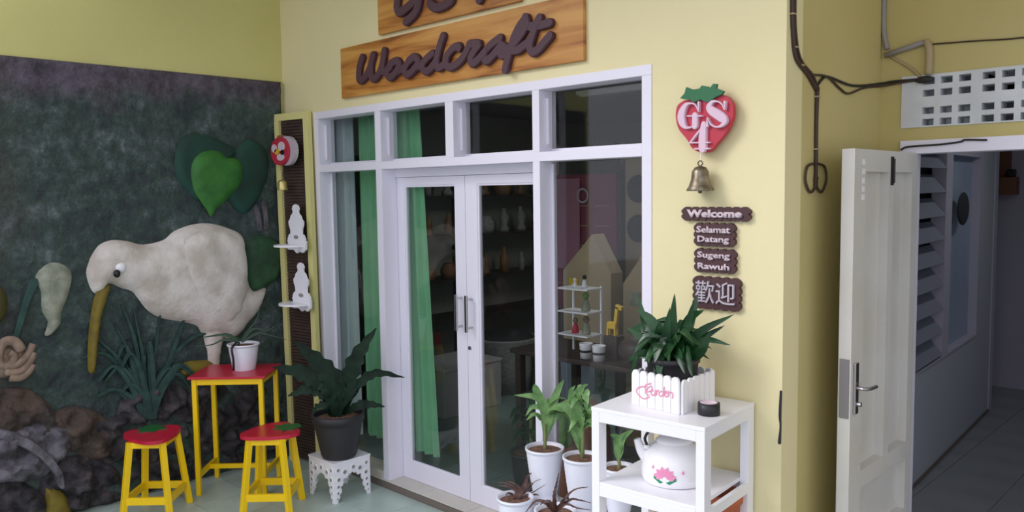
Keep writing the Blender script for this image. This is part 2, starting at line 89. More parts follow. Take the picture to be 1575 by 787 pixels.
M['wire2'] = mat('black_cable', (44, 40, 38), .6)
M['conduit'] = mat('grey_plastic_conduit', (150, 144, 140), .55)
M['conduit2'] = mat('dusty_tan_conduit', (176, 158, 122), .7)
M['slat'] = mat('dark_brown_slat', (74, 58, 48), .7, col2=(58, 44, 38), scale=12)
M['curtain'] = mat('green_curtain_cloth', (164, 226, 182), .9, col2=(154, 218, 172), scale=4)
M['curtain2'] = mat('pale_blue_grey_curtain_cloth', (206, 224, 226), .9)
M['shopwall'] = mat('grey_shop_wall', (150, 150, 140), .9)
M['shopceil'] = mat('dark_shop_ceiling', (110, 110, 106), .9)
M['shopfloor'] = mat('grey_green_shop_tile', (132, 152, 148), .18, col2=(122, 142, 138), scale=3)
M['tile'] = mat('pale_green_porch_tile', (190, 208, 200), .35, col2=(176, 196, 188), scale=4, bump=.05)
M['grout'] = mat('grey_grout', (124, 130, 126), .8)
M['step'] = mat('cream_threshold_tile', (214, 210, 200), .4, col2=(204, 200, 190), scale=5)
M['stepside'] = mat('grey_brown_step_edge', (116, 106, 98), .8)  # even grey-brown, darker than the threshold tile
M['halltile'] = mat('glossy_grey_hall_tile', (150, 152, 156), .15, col2=(142, 144, 150), scale=2)
M['hallwall'] = mat('white_hall_wall_paint', (196, 202, 210), .7)
M['slatgrey'] = mat('grey_louvre_glass', (150, 152, 168), .5)
M['hallblue'] = mat('pale_blue_frosted_board', (168, 182, 206), .35, col2=(156, 172, 198), scale=2)
M['plaster'] = mat('lilac_grey_plaster', (196, 190, 206), .7)
M['roof'] = mat('pale_porch_ceiling', (214, 208, 190), .9)
M['ground'] = mat('outside_concrete', (150, 150, 146), .9, col2=(136, 136, 132), scale=2)
M['bird'] = mat('cream_sculpted_plaster', (196, 186, 174), .85, col2=(228, 222, 214), scale=5.5, bump=.5, bscale=45, lo=.38, hi=.6)
M['beak'] = mat('ochre_beak_paint', (108, 92, 24), .7, col2=(128, 112, 34), scale=12)
M['heart'] = mat('bright_leaf_paint', (34, 96, 34), .6, col2=(56, 122, 44), scale=9)
M['heartdark'] = mat('dark_leaf_paint', (24, 54, 44), .75, col2=(24, 72, 58), scale=7)
M['rumpleaf'] = mat('rump_leaf_paint', (30, 58, 38), .7, col2=(48, 92, 58), scale=8)  # two dark greens, the leaf's own colour
M['handtan'] = mat('tan_sculpted_plaster', (124, 104, 90), .8, col2=(156, 134, 116), scale=14, bump=.4)
M['paleleaf'] = mat('pale_sage_plaster', (128, 136, 118), .8, col2=(164, 166, 148), scale=16, bump=.4)
M['oliveleaf'] = mat('olive_leaf_paint', (70, 66, 26), .8)
M['bladegreen'] = mat('carved_blade_paint', (38, 64, 58), .85, col2=(54, 84, 76), scale=14)
M['eye'] = mat('black_eye_paint', (18, 20, 28), .2)
M['rock'] = mat('dark_rock_plaster', (26, 24, 27), .9, col2=(82, 77, 80), scale=11, bump=1, bscale=14, detail=9, bd=.04)
M['rocklight'] = mat('lilac_grey_rock_plaster', (66, 62, 68), .9, col2=(124, 120, 128), scale=8, bump=1, bscale=14, detail=9, bd=.04)
M['rockbrown'] = mat('brown_rock_plaster', (92, 76, 66), .9, col2=(62, 56, 54), scale=6, bump=1, bscale=14, bd=.04)
M['terracotta'] = mat('terracotta', (190, 104, 70), .8)
M['enamel'] = mat('white_enamel', (246, 245, 248), .18)
M['lotus'] = mat('pink_lotus_print', (236, 150, 186), .4)
M['lotusleaf'] = mat('green_lotus_leaf_print', (40, 140, 100), .4)
M['gardenpink'] = mat('pink_script_paint', (226, 150, 172), .5)
M['tapecore'] = mat('pale_pink_tape_core', (236, 214, 226), .6)
M['maroon'] = mat('maroon_board_cloth', (140, 58, 84), .8)
M['mauve'] = mat('mauve_poster_paper', (186, 124, 146), .7)
M['ringwhite'] = mat('pale_print', (190, 182, 190), .6)
M['cardboard'] = mat('tan_cardboard', (176, 156, 126), .8)
M['darkwood'] = mat('dark_brown_wood', (58, 44, 40), .5)
M['midwood'] = mat('turned_brown_wood', (150, 108, 72), .5)
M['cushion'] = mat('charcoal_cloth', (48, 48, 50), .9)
M['giraffe'] = mat('yellow_toy_paint', (220, 180, 40), .5)
M['basket'] = mat('pale_wicker', (178, 176, 170), .8, col2=(150, 148, 142), scale=40)
M['bluebox'] = mat('pale_blue_box', (176, 188, 208), .6)
M['greycloth'] = mat('grey_white_box', (186, 186, 186), .7)
M['orangefelt'] = mat('brown_craft_wood', (138, 92, 68), .6)
# honey-coloured wood with grain for the two shop boards
m = mat('honey_wood', (190, 130, 62), .38); n = m.node_tree; b = n.nodes['Principled BSDF']
tcn = n.nodes.new('ShaderNodeTexCoord'); mp = n.nodes.new('ShaderNodeMapping'); mp.inputs['Scale'].default_value = (.55, 1, 5.5)
t = n.nodes.new('ShaderNodeTexNoise'); t.inputs['Scale'].default_value = 2.2; t.inputs['Detail'].default_value = 6; t.inputs['Distortion'].default_value = .8
r = n.nodes.new('ShaderNodeValToRGB'); r.color_ramp.elements[0].color = lin((128, 66, 26)); r.color_ramp.elements[1].color = lin((208, 152, 78))
r.color_ramp.elements[0].position = .33; r.color_ramp.elements[1].position = .62
e = r.color_ramp.elements.new(.43); e.color = lin((180, 116, 50))
n.links.new(tcn.outputs['Object'], mp.inputs[0]); n.links.new(mp.outputs[0], t.inputs['Vector']); n.links.new(t.outputs[0], r.inputs[0]); n.links.new(r.outputs[0], b.inputs['Base Color'])
M['signwood'] = m
# mural rock face: dark green foliage paint, plum-grey band along the top edge, brown at the far left
m = mat('mural_paint', (40, 50, 48), .85, bump=1.0, bscale=22, bd=.02); n = m.node_tree; b = n.nodes['Principled BSDF']
tcn = n.nodes.new('ShaderNodeTexCoord'); t = n.nodes.new('ShaderNodeTexNoise'); t.inputs['Scale'].default_value = 6.5; t.inputs['Detail'].default_value = 12; t.inputs['Roughness'].default_value = .78
r = n.nodes.new('ShaderNodeValToRGB'); E_ = r.color_ramp.elements
E_[0].position = .28; E_[0].color = lin((34, 40, 42)); E_[1].position = .75; E_[1].color = lin((132, 144, 142))
for p_, c_ in ((.42, (50, 60, 62)), (.50, (56, 74, 66)), (.58, (76, 88, 88))): e = E_.new(p_); e.color = lin(c_)
n.links.new(tcn.outputs['Object'], t.inputs['Vector']); n.links.new(t.outputs[0], r.inputs[0])
sx = n.nodes.new('ShaderNodeSeparateXYZ'); n.links.new(tcn.outputs['Object'], sx.inputs[0])
t3 = n.nodes.new('ShaderNodeTexNoise'); t3.inputs['Scale'].default_value = 3; t3.inputs['Detail'].default_value = 6; n.links.new(tcn.outputs['Object'], t3.inputs['Vector'])
ad = n.nodes.new('ShaderNodeMath'); ad.operation = 'MULTIPLY_ADD'; ad.inputs[1].default_value = .5; n.links.new(t3.outputs[0], ad.inputs[0]); n.links.new(sx.outputs['Z'], ad.inputs[2])
mr = n.nodes.new('ShaderNodeMapRange'); mr.inputs[1].default_value = 2.78; mr.inputs[2].default_value = 2.93; n.links.new(ad.outputs[0], mr.inputs[0])
r2 = n.nodes.new('ShaderNodeValToRGB'); r2.color_ramp.elements[0].color = lin((62, 56, 64)); r2.color_ramp.elements[1].color = lin((112, 104, 118)); r2.color_ramp.elements[0].position = .4; r2.color_ramp.elements[1].position = .7
n.links.new(t.outputs[0], r2.inputs[0])
mx = n.nodes.new('ShaderNodeMix'); mx.data_type = 'RGBA'; n.links.new(mr.outputs[0], mx.inputs[0]); n.links.new(r.outputs[0], mx.inputs[6]); n.links.new(r2.outputs[0], mx.inputs[7])
ad2 = n.nodes.new('ShaderNodeMath'); ad2.operation = 'MULTIPLY_ADD'; ad2.inputs[1].default_value = .6; n.links.new(t3.outputs[0], ad2.inputs[0]); n.links.new(sx.outputs['Y'], ad2.inputs[2])
mr2 = n.nodes.new('ShaderNodeMapRange'); mr2.inputs[1].default_value = -1.35; mr2.inputs[2].default_value = -1.75; n.links.new(ad2.outputs[0], mr2.inputs[0])
mlt = n.nodes.new('ShaderNodeMath'); mlt.operation = 'MULTIPLY'; mlt.inputs[1].default_value = .55; n.links.new(mr2.outputs[0], mlt.inputs[0])
mx2 = n.nodes.new('ShaderNodeMix'); mx2.data_type = 'RGBA'; mx2.inputs[7].default_value = lin((74, 66, 58)); n.links.new(mlt.outputs[0], mx2.inputs[0]); n.links.new(mx.outputs[2], mx2.inputs[6])
n.links.new(mx2.outputs[2], b.inputs['Base Color'])
M['mural'] = m
# clear glass as a thin pane
def glass(name, tint=(.95, .965, .96)):
    m = bpy.data.materials.new(name); m.use_nodes = True; n = m.node_tree
    n.nodes.remove(n.nodes['Principled BSDF'])
    tr = n.nodes.new('ShaderNodeBsdfTransparent'); tr.inputs[0].default_value = tint + (1,)
    gl = n.nodes.new('ShaderNodeBsdfGlossy'); gl.inputs['Roughness'].default_value = .03
    fr = n.nodes.new('ShaderNodeFresnel'); ge = n.nodes.new('ShaderNodeNewGeometry'); mm = n.nodes.new('ShaderNodeMapRange')
    mm.inputs[3].default_value = 1.45; mm.inputs[4].default_value = 1/1.45; n.links.new(ge.outputs['Backfacing'], mm.inputs[0]); n.links.new(mm.outputs[0], fr.inputs[0])
    mx = n.nodes.new('ShaderNodeMixShader'); n.links.new(fr.outputs[0], mx.inputs[0]); n.links.new(tr.outputs[0], mx.inputs[1]); n.links.new(gl.outputs[0], mx.inputs[2])
    n.links.new(mx.outputs[0], n.nodes['Material Output'].inputs[0]); return m
M['glass'] = glass('window_glass')
# ---------------------------------------------------------------- builders
def obj(name, bm, m, parent=None, smooth=False):
    me = bpy.data.meshes.new(name)
    if isinstance(bm, bmesh.types.BMesh):
        bmesh.ops.recalc_face_normals(bm, faces=bm.faces); bm.to_mesh(me); bm.free()
    else: me = bm
    o = bpy.data.objects.new(name, me); COL.objects.link(o)
    if isinstance(m, str): m = M[m]
    if not me.materials: me.materials.append(m)
    if smooth:
        for p in me.polygons: p.use_smooth = True
    if parent: o.parent = parent; o.matrix_parent_inverse = Matrix.Identity(4)
    if parent:                     # geometry is written in world coordinates: bring it into the parent's frame
        mw = Matrix.Identity(4); q = parent
        while q: mw = q.matrix_basis @ mw; q = q.parent
        me.transform(mw.inverted())
    return o
def wtag(o, label, cat, group=None):
    o['label'] = label; o['category'] = cat
    if group: o['group'] = group
    return o
def root(name, loc, label, cat, group=None, rotz=0):
    o = bpy.data.objects.new(name, None); COL.objects.link(o); o.empty_display_size = .05
    o.matrix_basis = Matrix.Translation(Vector(loc)) @ Matrix.Rotation(rotz, 4, 'Z')
    if label: wtag(o, label, cat, group)
    return o
def one(name, bm, m, label, cat, origin, group=None, smooth=False):
    "a thing that is a single mesh, origin at its base"
    me = bpy.data.meshes.new(name); bmesh.ops.recalc_face_normals(bm, faces=bm.faces); bm.to_mesh(me); bm.free()
    me.transform(Matrix.Translation(-Vector(origin)))
    o = bpy.data.objects.new(name, me); COL.objects.link(o); o.location = origin; me.materials.append(M[m] if isinstance(m, str) else m)
    if smooth:
        for p in me.polygons: p.use_smooth = True
    return wtag(o, label, cat, group)
def struct(name, bm, m, parent=None):
    o = obj(name, bm, m, parent); 
    if not parent: o['kind'] = 'structure'
    return o
def dup(o, parent=None, mb=None):
    c = o.copy(); COL.objects.link(c)
    if parent: c.parent = parent
    if mb is not None: c.matrix_basis = mb
    for ch in list(o.children): dup(ch, c)
    return c
B = bmesh.new
def box(bm, x0, x1, y0, y1, z0, z1, bev=0, T_=None):
    g = bmesh.ops.create_cube(bm, size=1)
    mtx = Matrix.Translation(((x0+x1)/2, (y0+y1)/2, (z0+z1)/2)) @ Matrix.Diagonal((abs(x1-x0), abs(y1-y0), abs(z1-z0), 1))
    if T_ is not None: mtx = T_ @ mtx
    bmesh.ops.transform(bm, matrix=mtx, verts=g['verts'])
    if bev:
        es = list({e for v in g['verts'] for e in v.link_edges})
        bmesh.ops.bevel(bm, geom=es, offset=bev, segments=2, affect='EDGES', profile=.5)
    return bm
def bar(bm, p0, p1, w, d, up=(0, 0, 1), w1=None, bev=0, horizontal_ends=False):
    "tapered square bar from p0 to p1"
    p0 = Vector(p0); p1 = Vector(p1); ax = (p1-p0).normalized(); u = Vector(up)
    if abs(ax.dot(u)) > .95: u = Vector((0, 1, 0)) if abs(ax.y) < .9 else Vector((1, 0, 0))
    s = ax.cross(u).normalized(); t_ = s.cross(ax).normalized(); w1 = w1 or w; k = w1/w
    vs = []
    for p, q in ((p0, 1), (p1, k)):
        for a, b_ in ((-1, -1), (1, -1), (1, 1), (-1, 1)):
            v = p + s*a*w*q/2 + t_*b_*d*q/2
            if horizontal_ends and abs(ax.z) > 1e-4: v = v + ax*((p.z - v.z)/ax.z)
            vs.append(bm.verts.new(v))
    fs = [(0, 1, 2, 3), (7, 6, 5, 4), (0, 4, 5, 1), (1, 5, 6, 2), (2, 6, 7, 3), (3, 7, 4, 0)]
    fa = [bm.faces.new([vs[i] for i in f]) for f in fs]
    if bev:
        es = list({e for v in vs for e in v.link_edges}); bmesh.ops.bevel(bm, geom=es, offset=bev, segments=1, affect='EDGES')
    return bm
def cr3(pts, n=6):
    "Catmull-Rom through points of any dimension"
    P = [Vector(p) for p in pts]
    if len(P) < 3: 
        return [P[0].lerp(P[1], i/n) for i in range(n+1)] if len(P) == 2 else P
    P = [P[0]*2-P[1]] + P + [P[-1]*2-P[-2]]; out = []
    for i in range(1, len(P)-2):
        a, b_, c, d = P[i-1:i+3]
        for k in range(n):
            s = k/n; out.append(.5*((2*b_)+(c-a)*s+(2*a-5*b_+4*c-d)*s*s+(3*b_-a-3*c+d)*s**3))
    out.append(P[-2]); return out
def tube(bm, pts, r, n=8, smooth=6, r1=None):
    P = cr3([tuple(p) for p in pts], smooth) if smooth else [Vector(p) for p in pts]
    rings = []; N = len(P); prev = None
    for i, p in enumerate(P):
        tg = (P[min(i+1, N-1)]-P[max(i-1, 0)]).normalized()
        if prev is None:
            u = Vector((0, 0, 1)) if abs(tg.z) < .9 else Vector((1, 0, 0)); s = tg.cross(u).normalized()
        else: s = (prev - tg*prev.dot(tg)).normalized()
        prev = s; t_ = tg.cross(s); rr = r + ((r1-r)*i/(N-1) if r1 is not None else 0)
        rings.append([bm.verts.new(p + s*rr*math.cos(2*PI*k/n) + t_*rr*math.sin(2*PI*k/n)) for k in range(n)])
    for a, b_ in zip(rings, rings[1:]):
        for k in range(n): bm.faces.new((a[k], a[(k+1) % n], b_[(k+1) % n], b_[k]))
    bm.faces.new(rings[0][::-1]); bm.faces.new(rings[-1]); return bm
def lathe(bm, prof, c, n=28, closed=True):
    c = Vector(c); rings = []
    for r_, z in prof:
        if r_ < 1e-5: rings.append([bm.verts.new(c+Vector((0, 0, z)))])
        else: rings.append([bm.verts.new(c+Vector((r_*math.cos(2*PI*k/n), r_*math.sin(2*PI*k/n), z))) for k in range(n)])
    for a, b_ in zip(rings, rings[1:]):
        for k in range(n):
            if len(a) == 1 and len(b_) == 1: continue
            if len(a) == 1: bm.faces.new((a[0], b_[k], b_[(k+1) % n]))
            elif len(b_) == 1: bm.faces.new((a[k], a[(k+1) % n], b_[0]))
            else: bm.faces.new((a[k], a[(k+1) % n], b_[(k+1) % n], b_[k]))
    return bm
def prism(bm, outline, fr, d0, d1):
    a = [bm.verts.new(fr(p[0], p[1], d0)) for p in outline]; b_ = [bm.verts.new(fr(p[0], p[1], d1)) for p in outline]; n = len(a)
    tess = tessellate_polygon([[Vector((p[0], p[1], 0)) for p in outline]])
    for t_ in tess: bm.faces.new([a[i] for i in t_]); bm.faces.new([b_[i] for i in reversed(t_)])
    for i in range(n): bm.faces.new((a[i], a[(i+1) % n], b_[(i+1) % n], b_[i]))
    return bm
SN = [0]
def stroke(bm, pts, w, fr, d0, d1, n=5):
    "flat carved stroke with rounded ends; w number or list per point"
    ws = [w]*len(pts) if not isinstance(w, (list, tuple)) else w
    S = cr3([(p[0], p[1], ws[i]) for i, p in enumerate(pts)], n)
    C = [Vector((s[0], s[1])) for s in S]; wd = [s[2] for s in S]; N = len(C); rows = []
    def tg(i): 
        v = C[min(i+1, N-1)]-C[max(i-1, 0)]; return v.normalized() if v.length > 1e-9 else Vector((1, 0))
    t0 = tg(0); tN = tg(N-1)
    for k in (80, 55, 28): a = math.radians(k); rows.append((C[0]-t0*wd[0]/2*math.sin(a), t0, wd[0]*math.cos(a)))
    for i in range(N): rows.append((C[i], tg(i), wd[i]))
    for k in (28, 55, 80): a = math.radians(k); rows.append((C[-1]+tN*wd[-1]/2*math.sin(a), tN, wd[-1]*math.cos(a)))
    V = []; SN[0] = (SN[0]+1) % 6; NR = len(rows); base_d = (d1-d0)*.012*SN[0]
    for ri_, (c, t_, w_) in enumerate(rows):
        nn = Vector((-t_.y, t_.x)); l = c+nn*w_/2; r_ = c-nn*w_/2; li = c+nn*w_*.4; ri = c-nn*w_*.4; dd_ = base_d+(d1-d0)*.03*ri_/NR; dm = d0+(d1-d0)*.75+dd_
        V.append([bm.verts.new(fr(l.x, l.y, d0)), bm.verts.new(fr(l.x, l.y, dm)), bm.verts.new(fr(li.x, li.y, d1+dd_)), bm.verts.new(fr(ri.x, ri.y, d1+dd_)), bm.verts.new(fr(r_.x, r_.y, dm)), bm.verts.new(fr(r_.x, r_.y, d0))])
    for a, b_ in zip(V, V[1:]):
        for k in range(6): bm.faces.new((a[k], a[(k+1) % 6], b_[(k+1) % 6], b_[k]))
    bm.faces.new(V[0]); bm.faces.new(V[-1][::-1]); return bm
def inflate(bm, outline, fr, H, r, step=.04, rough=0, freq=8, d0=0, sm=4):
    "pillow-shaped relief over a closed outline"
    P = cr3([tuple(p) for p in outline] + [tuple(outline[0])], sm)[:-1] if sm else [Vector(p) for p in outline]
    P = [Vector((p[0], p[1])) for p in P]; n = len(P)
    def inside(q):
        c = False; j = n-1
        for i in range(n):
            if (P[i].y > q.y) != (P[j].y > q.y) and q.x < (P[j].x-P[i].x)*(q.y-P[i].y)/(P[j].y-P[i].y)+P[i].x: c = not c
            j = i
        return c
    def dist(q):
        m_ = 9
        for i in range(n):
            a = P[i]; b_ = P[(i+1) % n]; ab = b_-a; l = ab.length_squared
            t_ = max(0, min(1, (q-a).dot(ab)/l)) if l > 0 else 0; m_ = min(m_, (q-a-ab*t_).length)
        return m_
    x0 = min(p.x for p in P); x1 = max(p.x for p in P); y0 = min(p.y for p in P); y1 = max(p.y for p in P)
    pts = list(P); i = 0; yy = y0
    while yy < y1:
        xx = x0 + (step/2 if i % 2 else 0)
        while xx < x1:
            q = Vector((xx, yy))
            if inside(q) and dist(q) > step*.35: pts.append(q)
            xx += step
        yy += step*.87; i += 1
    vs, es, fs, _, _, _ = delaunay_2d_cdt(pts, [], [list(range(n))], 1, 1e-6)
    bv = []
    for v in vs:
        d = dist(v); s = min(d/r, 1); h = H*math.sqrt(max(0, 1-(1-s)**2))
        if rough and d > 1e-4: h += rough*mnoise.fractal(Vector((v.x*freq, v.y*freq, H*50)), 1, 2, 4)*min(1, s*2)
        bv.append(bm.verts.new(fr(v.x, v.y, d0+max(h, 0) if d > 1e-4 else d0)))
    back = {}
    for f in fs:
        try: bm.faces.new([bv[k] for k in f])
        except ValueError: pass
    return bm
WF = lambda a, b_, d: Vector((a, -d, b_))              # on the shop front, depth towards the viewer
XL = -5.465
WM = lambda a, b_, d: Vector((XL+.03+d, a, b_))         # on the mural
def leaf(bm, pts, w, wav=0, prof='lance', fold=.25, n=5, up=None, wfreq=9):
    S = cr3(pts, n); N = len(S); rows = []; ph = random.random()*6
    for i, p in enumerate(S):
        s = i/(N-1); tg = (S[min(i+1, N-1)]-S[max(i-1, 0)]).normalized()
        u = (CAMP - p).normalized() if up is None else Vector(up)
        sd_ = tg.cross(u)
        if sd_.length < 1e-3: sd_ = tg.cross(Vector((0, 0, 1)))
        sd_.normalize(); nm = sd_.cross(tg).normalized()
        if prof == 'lance': k = math.sin(PI*min(1, s**.75))**.8 if s > .22 else .12 + .5*max(0, (s-.1)/.12)*math.sin(PI*.22**.75)**.8*0 + max(0, (s-.1)/.12)*.6
        elif prof == 'strap': k = (.35+.65*min(1, s*2.4))*(1-max(0, (s-.5)/.5)**1.6*.93)
        else: k = 1-s*.85
        wv = 1+wav*math.sin(s*wfreq*PI+ph); wv2 = 1+wav*math.sin(s*wfreq*PI+ph+2)
        lift = wav*.12*w*math.sin(s*wfreq*PI*1.3+ph)
        rows.append([bm.verts.new(p+sd_*w/2*k*wv+nm*(fold*w*k*.5+lift)), bm.verts.new(p), bm.verts.new(p-sd_*w/2*k*wv2+nm*(fold*w*k*.5-lift))])
    for a, b_ in zip(rows, rows[1:]):
        bm.faces.new((a[0], a[1], b_[1], b_[0])); bm.faces.new((a[1], a[2], b_[2], b_[1]))
    return bm
CAMP = Vector((0.0, -3.187, 1.95))
def plate(bm, xs, zs, solid, fr, d0, d1):
    "grid plate with rectangular holes: solid(i,j) tells which cells are filled"
    V = {}
    def v(i, j, k):
        if (i, j, k) not in V: V[(i, j, k)] = bm.verts.new(fr(xs[i], zs[j], d1 if k else d0))
        return V[(i, j, k)]
    nx, nz = len(xs)-1, len(zs)-1; ok = lambda i, j: 0 <= i < nx and 0 <= j < nz and solid(i, j)
    for i in range(nx):
        for j in range(nz):
            if not ok(i, j): continue
            for k in (0, 1): bm.faces.new((v(i, j, k), v(i+1, j, k), v(i+1, j+1, k), v(i, j+1, k)))
            for di, dj, a, b_ in ((-1, 0, (i, j), (i, j+1)), (1, 0, (i+1, j), (i+1, j+1)), (0, -1, (i, j), (i+1, j)), (0, 1, (i, j+1), (i+1, j+1))):
                if not ok(i+di, j+dj): bm.faces.new((v(*a, 0), v(*b_, 0), v(*b_, 1), v(*a, 1)))
    return bm
def text_bm(txt, size, fr, d0, d1, cx, cz, offset=0, width=None, height=None):
    cu = bpy.data.curves.new('lettering', 'FONT'); cu.body = txt; cu.size = size; cu.align_x = 'CENTER'; cu.resolution_u = 2; cu.offset = offset
    o = bpy.data.objects.new('lettering', cu); COL.objects.link(o); dg = bpy.context.evaluated_depsgraph_get(); dg.update()
    me = bpy.data.meshes.new_from_object(o.evaluated_get(dg)); bpy.data.objects.remove(o)
    xs = [v.co.x for v in me.vertices]; ys = [v.co.y for v in me.vertices]
    kx = width/(max(xs)-min(xs)) if width else 1; ky = height/(max(ys)-min(ys)) if height else 1
    mx_ = (max(xs)+min(xs))/2; my = (max(ys)+min(ys))/2
    bm = bmesh.new(); bm.from_mesh(me); bmesh.ops.remove_doubles(bm, verts=bm.verts, dist=1e-6)
    ext = bmesh.ops.extrude_face_region(bm, geom=bm.faces[:]); top = {e for e in ext['geom'] if isinstance(e, bmesh.types.BMVert)}
    for v in bm.verts: v.co = fr(cx+(v.co.x-mx_)*kx, cz+(v.co.y-my)*ky, d1 if v in top else d0)
    return bm
def scallop(x0, x1, z0, z1, nx, nz, rr):
    pts = []; 
    def side(a, b_, n, out):
        for i in range(n):
            p = a.lerp(b_, i/n); q = a.lerp(b_, (i+1)/n)
            for k in range(6):
                s = k/6; m_ = p.lerp(q, s); pts.append(m_+out*rr*math.sin(PI*s)**.7 if s > 0 else m_)
    A_, B_, C_, D_ = Vector((x0, z1)), Vector((x1, z1)), Vector((x1, z0)), Vector((x0, z0))
    side(A_, B_, nx, Vector((0, 1))); side(B_, C_, nz, Vector((1, 0))); side(C_, D_, nx, Vector((0, -1))); side(D_, A_, nz, Vector((-1, 0)))
    return pts

# ================================================================ SETTING
CX = -1.534; YB = 1.041
# outside ground
struct('ground', box(B(), -14, 12, -16, -3.6, -.12, -.03), 'ground')
fl = struct('floor', box(B(), -5.6, 3.5, -3.6, 1.05, -.1, -.006), 'grout')
tl = box(B(), -.1635, .1635, -.1635, .1635, -.006, 0, bev=.001); tme = bpy.data.meshes.new('floor_tile'); tl.to_mesh(tme); tl.free(); tme.materials.append(M['tile'])
for i in range(14):
    for j in range(8):
        x = -5.445+.331*i+.018; y = -.02-.166-.331*j
        o = bpy.data.objects.new('floor_tile', tme); COL.objects.link(o); o.parent = fl; o.location = (x, y, 0)
struct('trim_1', box(B(), -5.05, CX-.02, -.018, .2, -.005, .042), 'stepside')
th = bpy.data.objects['trim_1']
xs = [-5.05, -4.81, -4.375, -3.94, -3.505, -3.07, -2.635, -2.19]
for a, b_ in zip(xs, xs[1:]): obj('threshold_tile', box(B(), a+.002, b_-.002, -.02, .2, .04, .05, bev=.002), 'step', th)
struct('trim_2', box(B(), -4.99, CX-.001, -.02, -.001, 0, .045), 'stepside')
# front wall of the shop with one large opening (frame) in it
X0, X1, ZT = -5.051, -2.187, 2.535
struct('wall_front', plate(B(), [-5.7, X0, X1, CX], [-.05, ZT, 3.9], lambda i, j: not (i == 1 and j == 0), lambda a, b_, d: Vector((a, d, b_)), 0, .15), 'yellow')
struct('wall_side', box(B(), CX-.12, CX, .151, YB+.12, -.05, 3.9), 'ywall_back')
struct('wall_left', box(B(), -5.7, XL, -3.4, 0, -.05, 3.9), 'ywall_left')
# back wall on the right with doorway and vent opening
VX0, VX1, VZ0, VZ1 = -1.434, -.41, 2.238, 2.487
DX0, DX1, DZ = -1.38, -.5, 2.176
struct('wall_back', plate(B(), [CX, VX0, DX0-.05, DX1+.05, VX1, 3.5], [-.05, DZ, VZ0, VZ1, 3.9],
    lambda i, j: not ((j == 0 and i in (2,)) or (j == 2 and i in (1, 2, 3))), lambda a, b_, d: Vector((a, YB+d, b_)), 0, .12), 'ywall_back')
struct('ceiling', box(B(), -5.7, 3.5, -1.6, 1.1, 3.9, 4.0), 'roof')
# mural: rough relief plaster on the left wall
bm = B(); ny, nz = 200, 170; V = {}
for i in range(ny+1):
    for j in range(nz+1):
        y = -3.35+3.33*i/ny; z = 2.787*j/nz
        d = .012+.022*(mnoise.fractal(Vector((y*2.3, z*2.3, 1)), 1, 2, 5)+.5)+.006*mnoise.noise(Vector((y*14, z*14, 5)))
        lowk = max(0, min(1, (.62-z+.15*mnoise.noise(Vector((y*2, 0, 3))))/.25)); d += lowk*(.03+.05*mnoise.fractal(Vector((y*5, z*5, 9)), 1, 2, 5))
        if i in (0, ny) : d = .0
        if j == nz: d = .012
        V[i, j] = bm.verts.new((XL+max(d, .001), y, z))
for i in range(ny):
    for j in range(nz): bm.faces.new((V[i, j], V[i+1, j], V[i+1, j+1], V[i, j+1]))
for i in range(ny): 
    a = bm.verts.new((XL, V[i, nz].co.y, 2.787)); b_ = bm.verts.new((XL, V[i+1, nz].co.y, 2.787)); bm.faces.new((V[i, nz], V[i+1, nz], b_, a))
o = struct('trim_3', bm, 'mural')
for p in o.data.polygons: p.use_smooth = True
# ---- window frame
Y0, Y1 = -.006, .13
w1 = struct('window_1', box(B(), X0, X1, Y0, Y1, 2.485, ZT, bev=.003), 'white')
w1n = lambda nm, *a, m='white', bev=.002: obj(nm, box(B(), *a, bev=bev), m, w1)
w1n('jamb', X0, X0+.05, Y0, Y1, .05, 2.485); w1n('jamb', -2.242, X1, Y0, Y1, .05, 2.485)
w1n('transom', X0+.05, -2.242, Y0, Y1, 2.112, 2.161)
MA = (-4.334, -4.273); MB = (-3.641, -3.570); MC = (-2.942, -2.892)
for a in (MA, MC): w1n('mullion', a[0], a[1], Y0, Y1, .05, 2.112); w1n('mullion', a[0], a[1], Y0, Y1, 2.161, 2.485)
w1n('mullion', MB[0], MB[1], Y0, Y1, 2.161, 2.485)
w1n('head_rail', MA[1], MC[0], .10, .165, 2.059, 2.112)
w1n('sill', X0+.05, MA[0], Y0, Y1, .05, .10, m='step'); w1n('sill', MC[1], -2.242, Y0, Y1, .05, .10, m='step')
for a, b_ in ((X0+.05, MA[0]), (MA[1], MB[0]), (MB[1], MC[0]), (MC[1], -2.242)):
    obj('glass_pane', box(B(), a, b_, .098, .102, 2.163, 2.484), 'glass', w1)
    w1n('glazing_bead', a, b_, .088, .11, 2.161, 2.180); w1n('glazing_bead', a, a+.014, .05, .064, 2.20, 2.445)
for a, b_ in ((X0+.05, MA[0]), (MC[1], -2.242)):
    obj('glass_pane', box(B(), a, b_, .098, .102, .10, 2.111), 'glass', w1); w1n('glazing_bead', a, a+.014, .085, .097, .11, 2.10)
